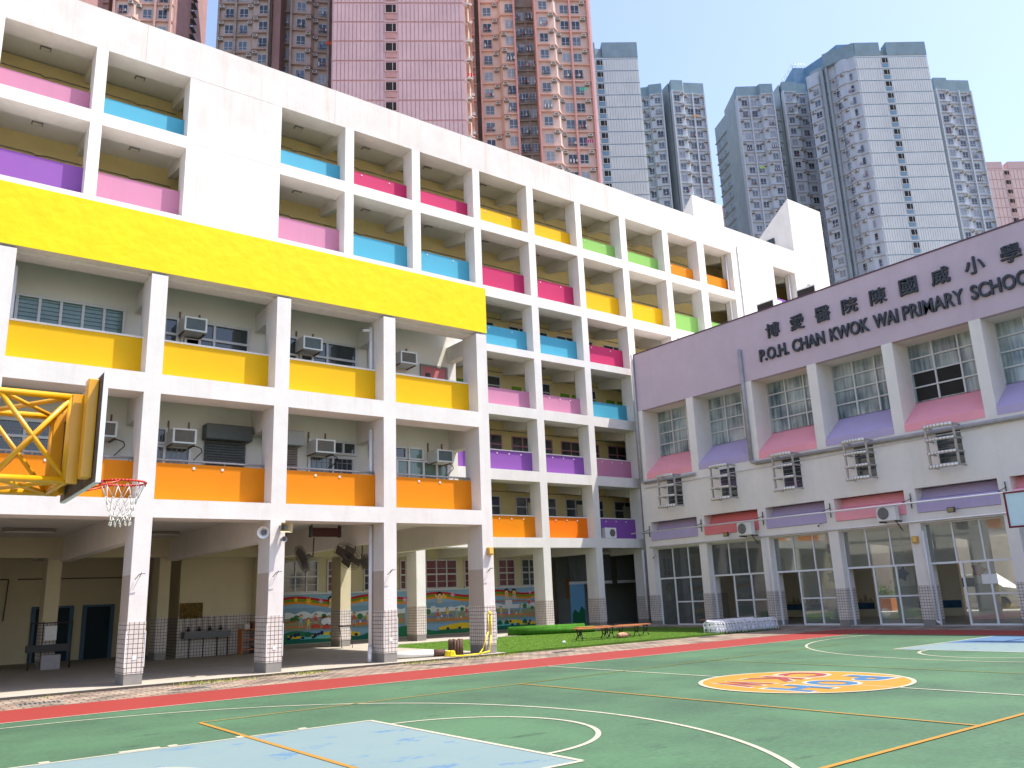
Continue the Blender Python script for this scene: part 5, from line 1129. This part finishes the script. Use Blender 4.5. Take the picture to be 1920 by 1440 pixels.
facade(T,(141.9,99.2),(148.3,94.5),107.3,2.75,25,*[[(0,0),(4.7,0),(5.1,.8),(7.94,.8)],[('p',.05,.4),('a',.6),('w',1.6),('p',2.7,.45),('w',3.7),('a',4.6),('a',5.6),('w',6.8),('p',7.8,1.2)]],LBL,LBE,107.6,pilm=LBE); crown(T,(141.9,99.2),(148.3,94.5),[(0,0),(4.7,0),(5.1,.8),(7.94,.8)],107.5,110)
facade(T,(152.3,94.6),(157.0,91.3),109.2,2.75,25,[(0,.8),(2.9,.8),(3.3,0),(5.74,0)],[('p',0,1.2),('w',1.3),('a',2.5),('a',3.5),('w',4.6),('p',5.6,.5)],LBL,LBE,109.6,pilm=LBE); crown(T,(152.3,94.6),(157.0,91.3),[(0,.8),(2.9,.8),(3.3,0),(5.74,0)],109.4,112)
block(T,'side_wall',[(142.0,99.2),(143.5,100),(148.6,106.6),(147.4,106.8)],0,110,SGR,'ribbed grey side wall')
facade(T,(150.3,112.2),(147.6,106.9),104.6,2.75,24,[(0,0),(6,0)],[('w',1.5),('w',4.2)],SGR,SGR,109,small=True)
block(T,'side_wall',[(152.0,94.8),(153,95.5),(155.4,98.8),(154.6,99.2)],0,112,SGR,'plain grey side wall')
facade(T,(150.6,97.0),(153.0,95.4),106,2.75,23,[(0,0),(2.9,0)],[('w',1.3)],SGR,SGR,107,small=True)
block(T,'wing_body',[(142.5,100),(148.5,96.5),(154,97),(158,93),(166,100),(156,112)],0,107,SGR)
facade(T,(175.3,72.2),(182.7,67.6),103+2.75,2.75,24,[(0,.8),(3.0,.8),(3.5,0),(8.7,0)],[('p',.1,1.25),('w',1.4),('a',2.5),('a',3.7),('w',4.8),('p',5.8,.5),('w',7.0),('a',8.0),('p',8.6,.5)],LBL,LBE,106.2,pilm=LBE); crown(T,(175.3,72.2),(182.7,67.6),[(0,.8),(3.0,.8),(3.5,0),(8.7,0)],106.1,109)
block(T,'wing_body',[(164,71),(175.2,73.4),(183,69.5),(189,78),(172,90)],0,106,SGR)
T.flush()
T=Tower('pink_tower_block','distant pink tower at the right edge behind the blue one',(238,88,0))
ribface(T,(224.5,85.6),(250,68),107.5,2.75,10,110,8.5,1.4,30,paint('faded_pink_paint',(226,198,190),.85,.8,.06,.3),paint('faded_joint',(212,180,170),.85),paint('faded_pink_crown',(212,182,176),.85),108.0)
block(T,'body',[(224.8,86),(250,70),(260,84),(236,100)],0,107,PKW)
T.flush()
tag(block(Tower('pink_tower_block','sliver of pink tower between two blue towers',(190,140,0)),'body',[(186.4,140.5),(188.9,138.7),(192,143),(190,145)],0,104,PKW),None or 'x','x') if False else None
T=Tower('pink_tower_block','sliver of distant pink tower between the two blue towers',(190,140,0)); block(T,'wall',[(186.6,139.5),(189.6,137.2),(193,142),(190,144)],0,110,paint('distant_pink',(220,165,160),.85)); b=MB()
for k in range(12): b.box(188.2,138.2,60+k*4,188.9,138.8,61+k*4)
b.build('window_column',GLASSD,T.t)
# washing hung outside tower windows
for i,(x,y,z,c,l_) in enumerate(((31.3+5.0,103.6,84.0,(60,190,130),'green shirt hanging outside a brown tower window'),(42.9,96.0,78.6,(240,95,40),'orange cloth drying outside a brown tower window'),(51.9,74.6,64.6,(205,40,50),'red cloth hanging at the edge of the pink gable'),(65.0,83.9,62.2,(220,70,80),'red and white washing outside a salmon tower window'),(64.6,84.2,56.0,(235,200,60),'yellow washing outside a salmon tower window'),(73.9,77.6,72.4,(90,190,160),'green basin hanging outside a salmon tower window'),(74.2,77.4,64.0,(170,70,120),'purple cloth drying outside a salmon tower window'),(73.3,78.0,55.0,(70,90,170),'blue cloth drying outside a salmon tower window'),(131.9,103.4,101.6,(240,170,50),'orange cloth on a blue tower window'),(143.8,96.6,89.5,(190,235,80),'lime shirt hanging on the middle blue tower'))):
    b=MB(); g=random.Random(i)
    for k in range(4): b.obox((x+.25*k,y-.17*k,z-.1*g.random()),(.08,-.055,0),(.02,.03,0),(0,0,.15+.15*g.random()))
    tag(b.build('laundry',paint('laundry%d'%i,c,.85)),l_,'laundry','washing hung outside tower windows')
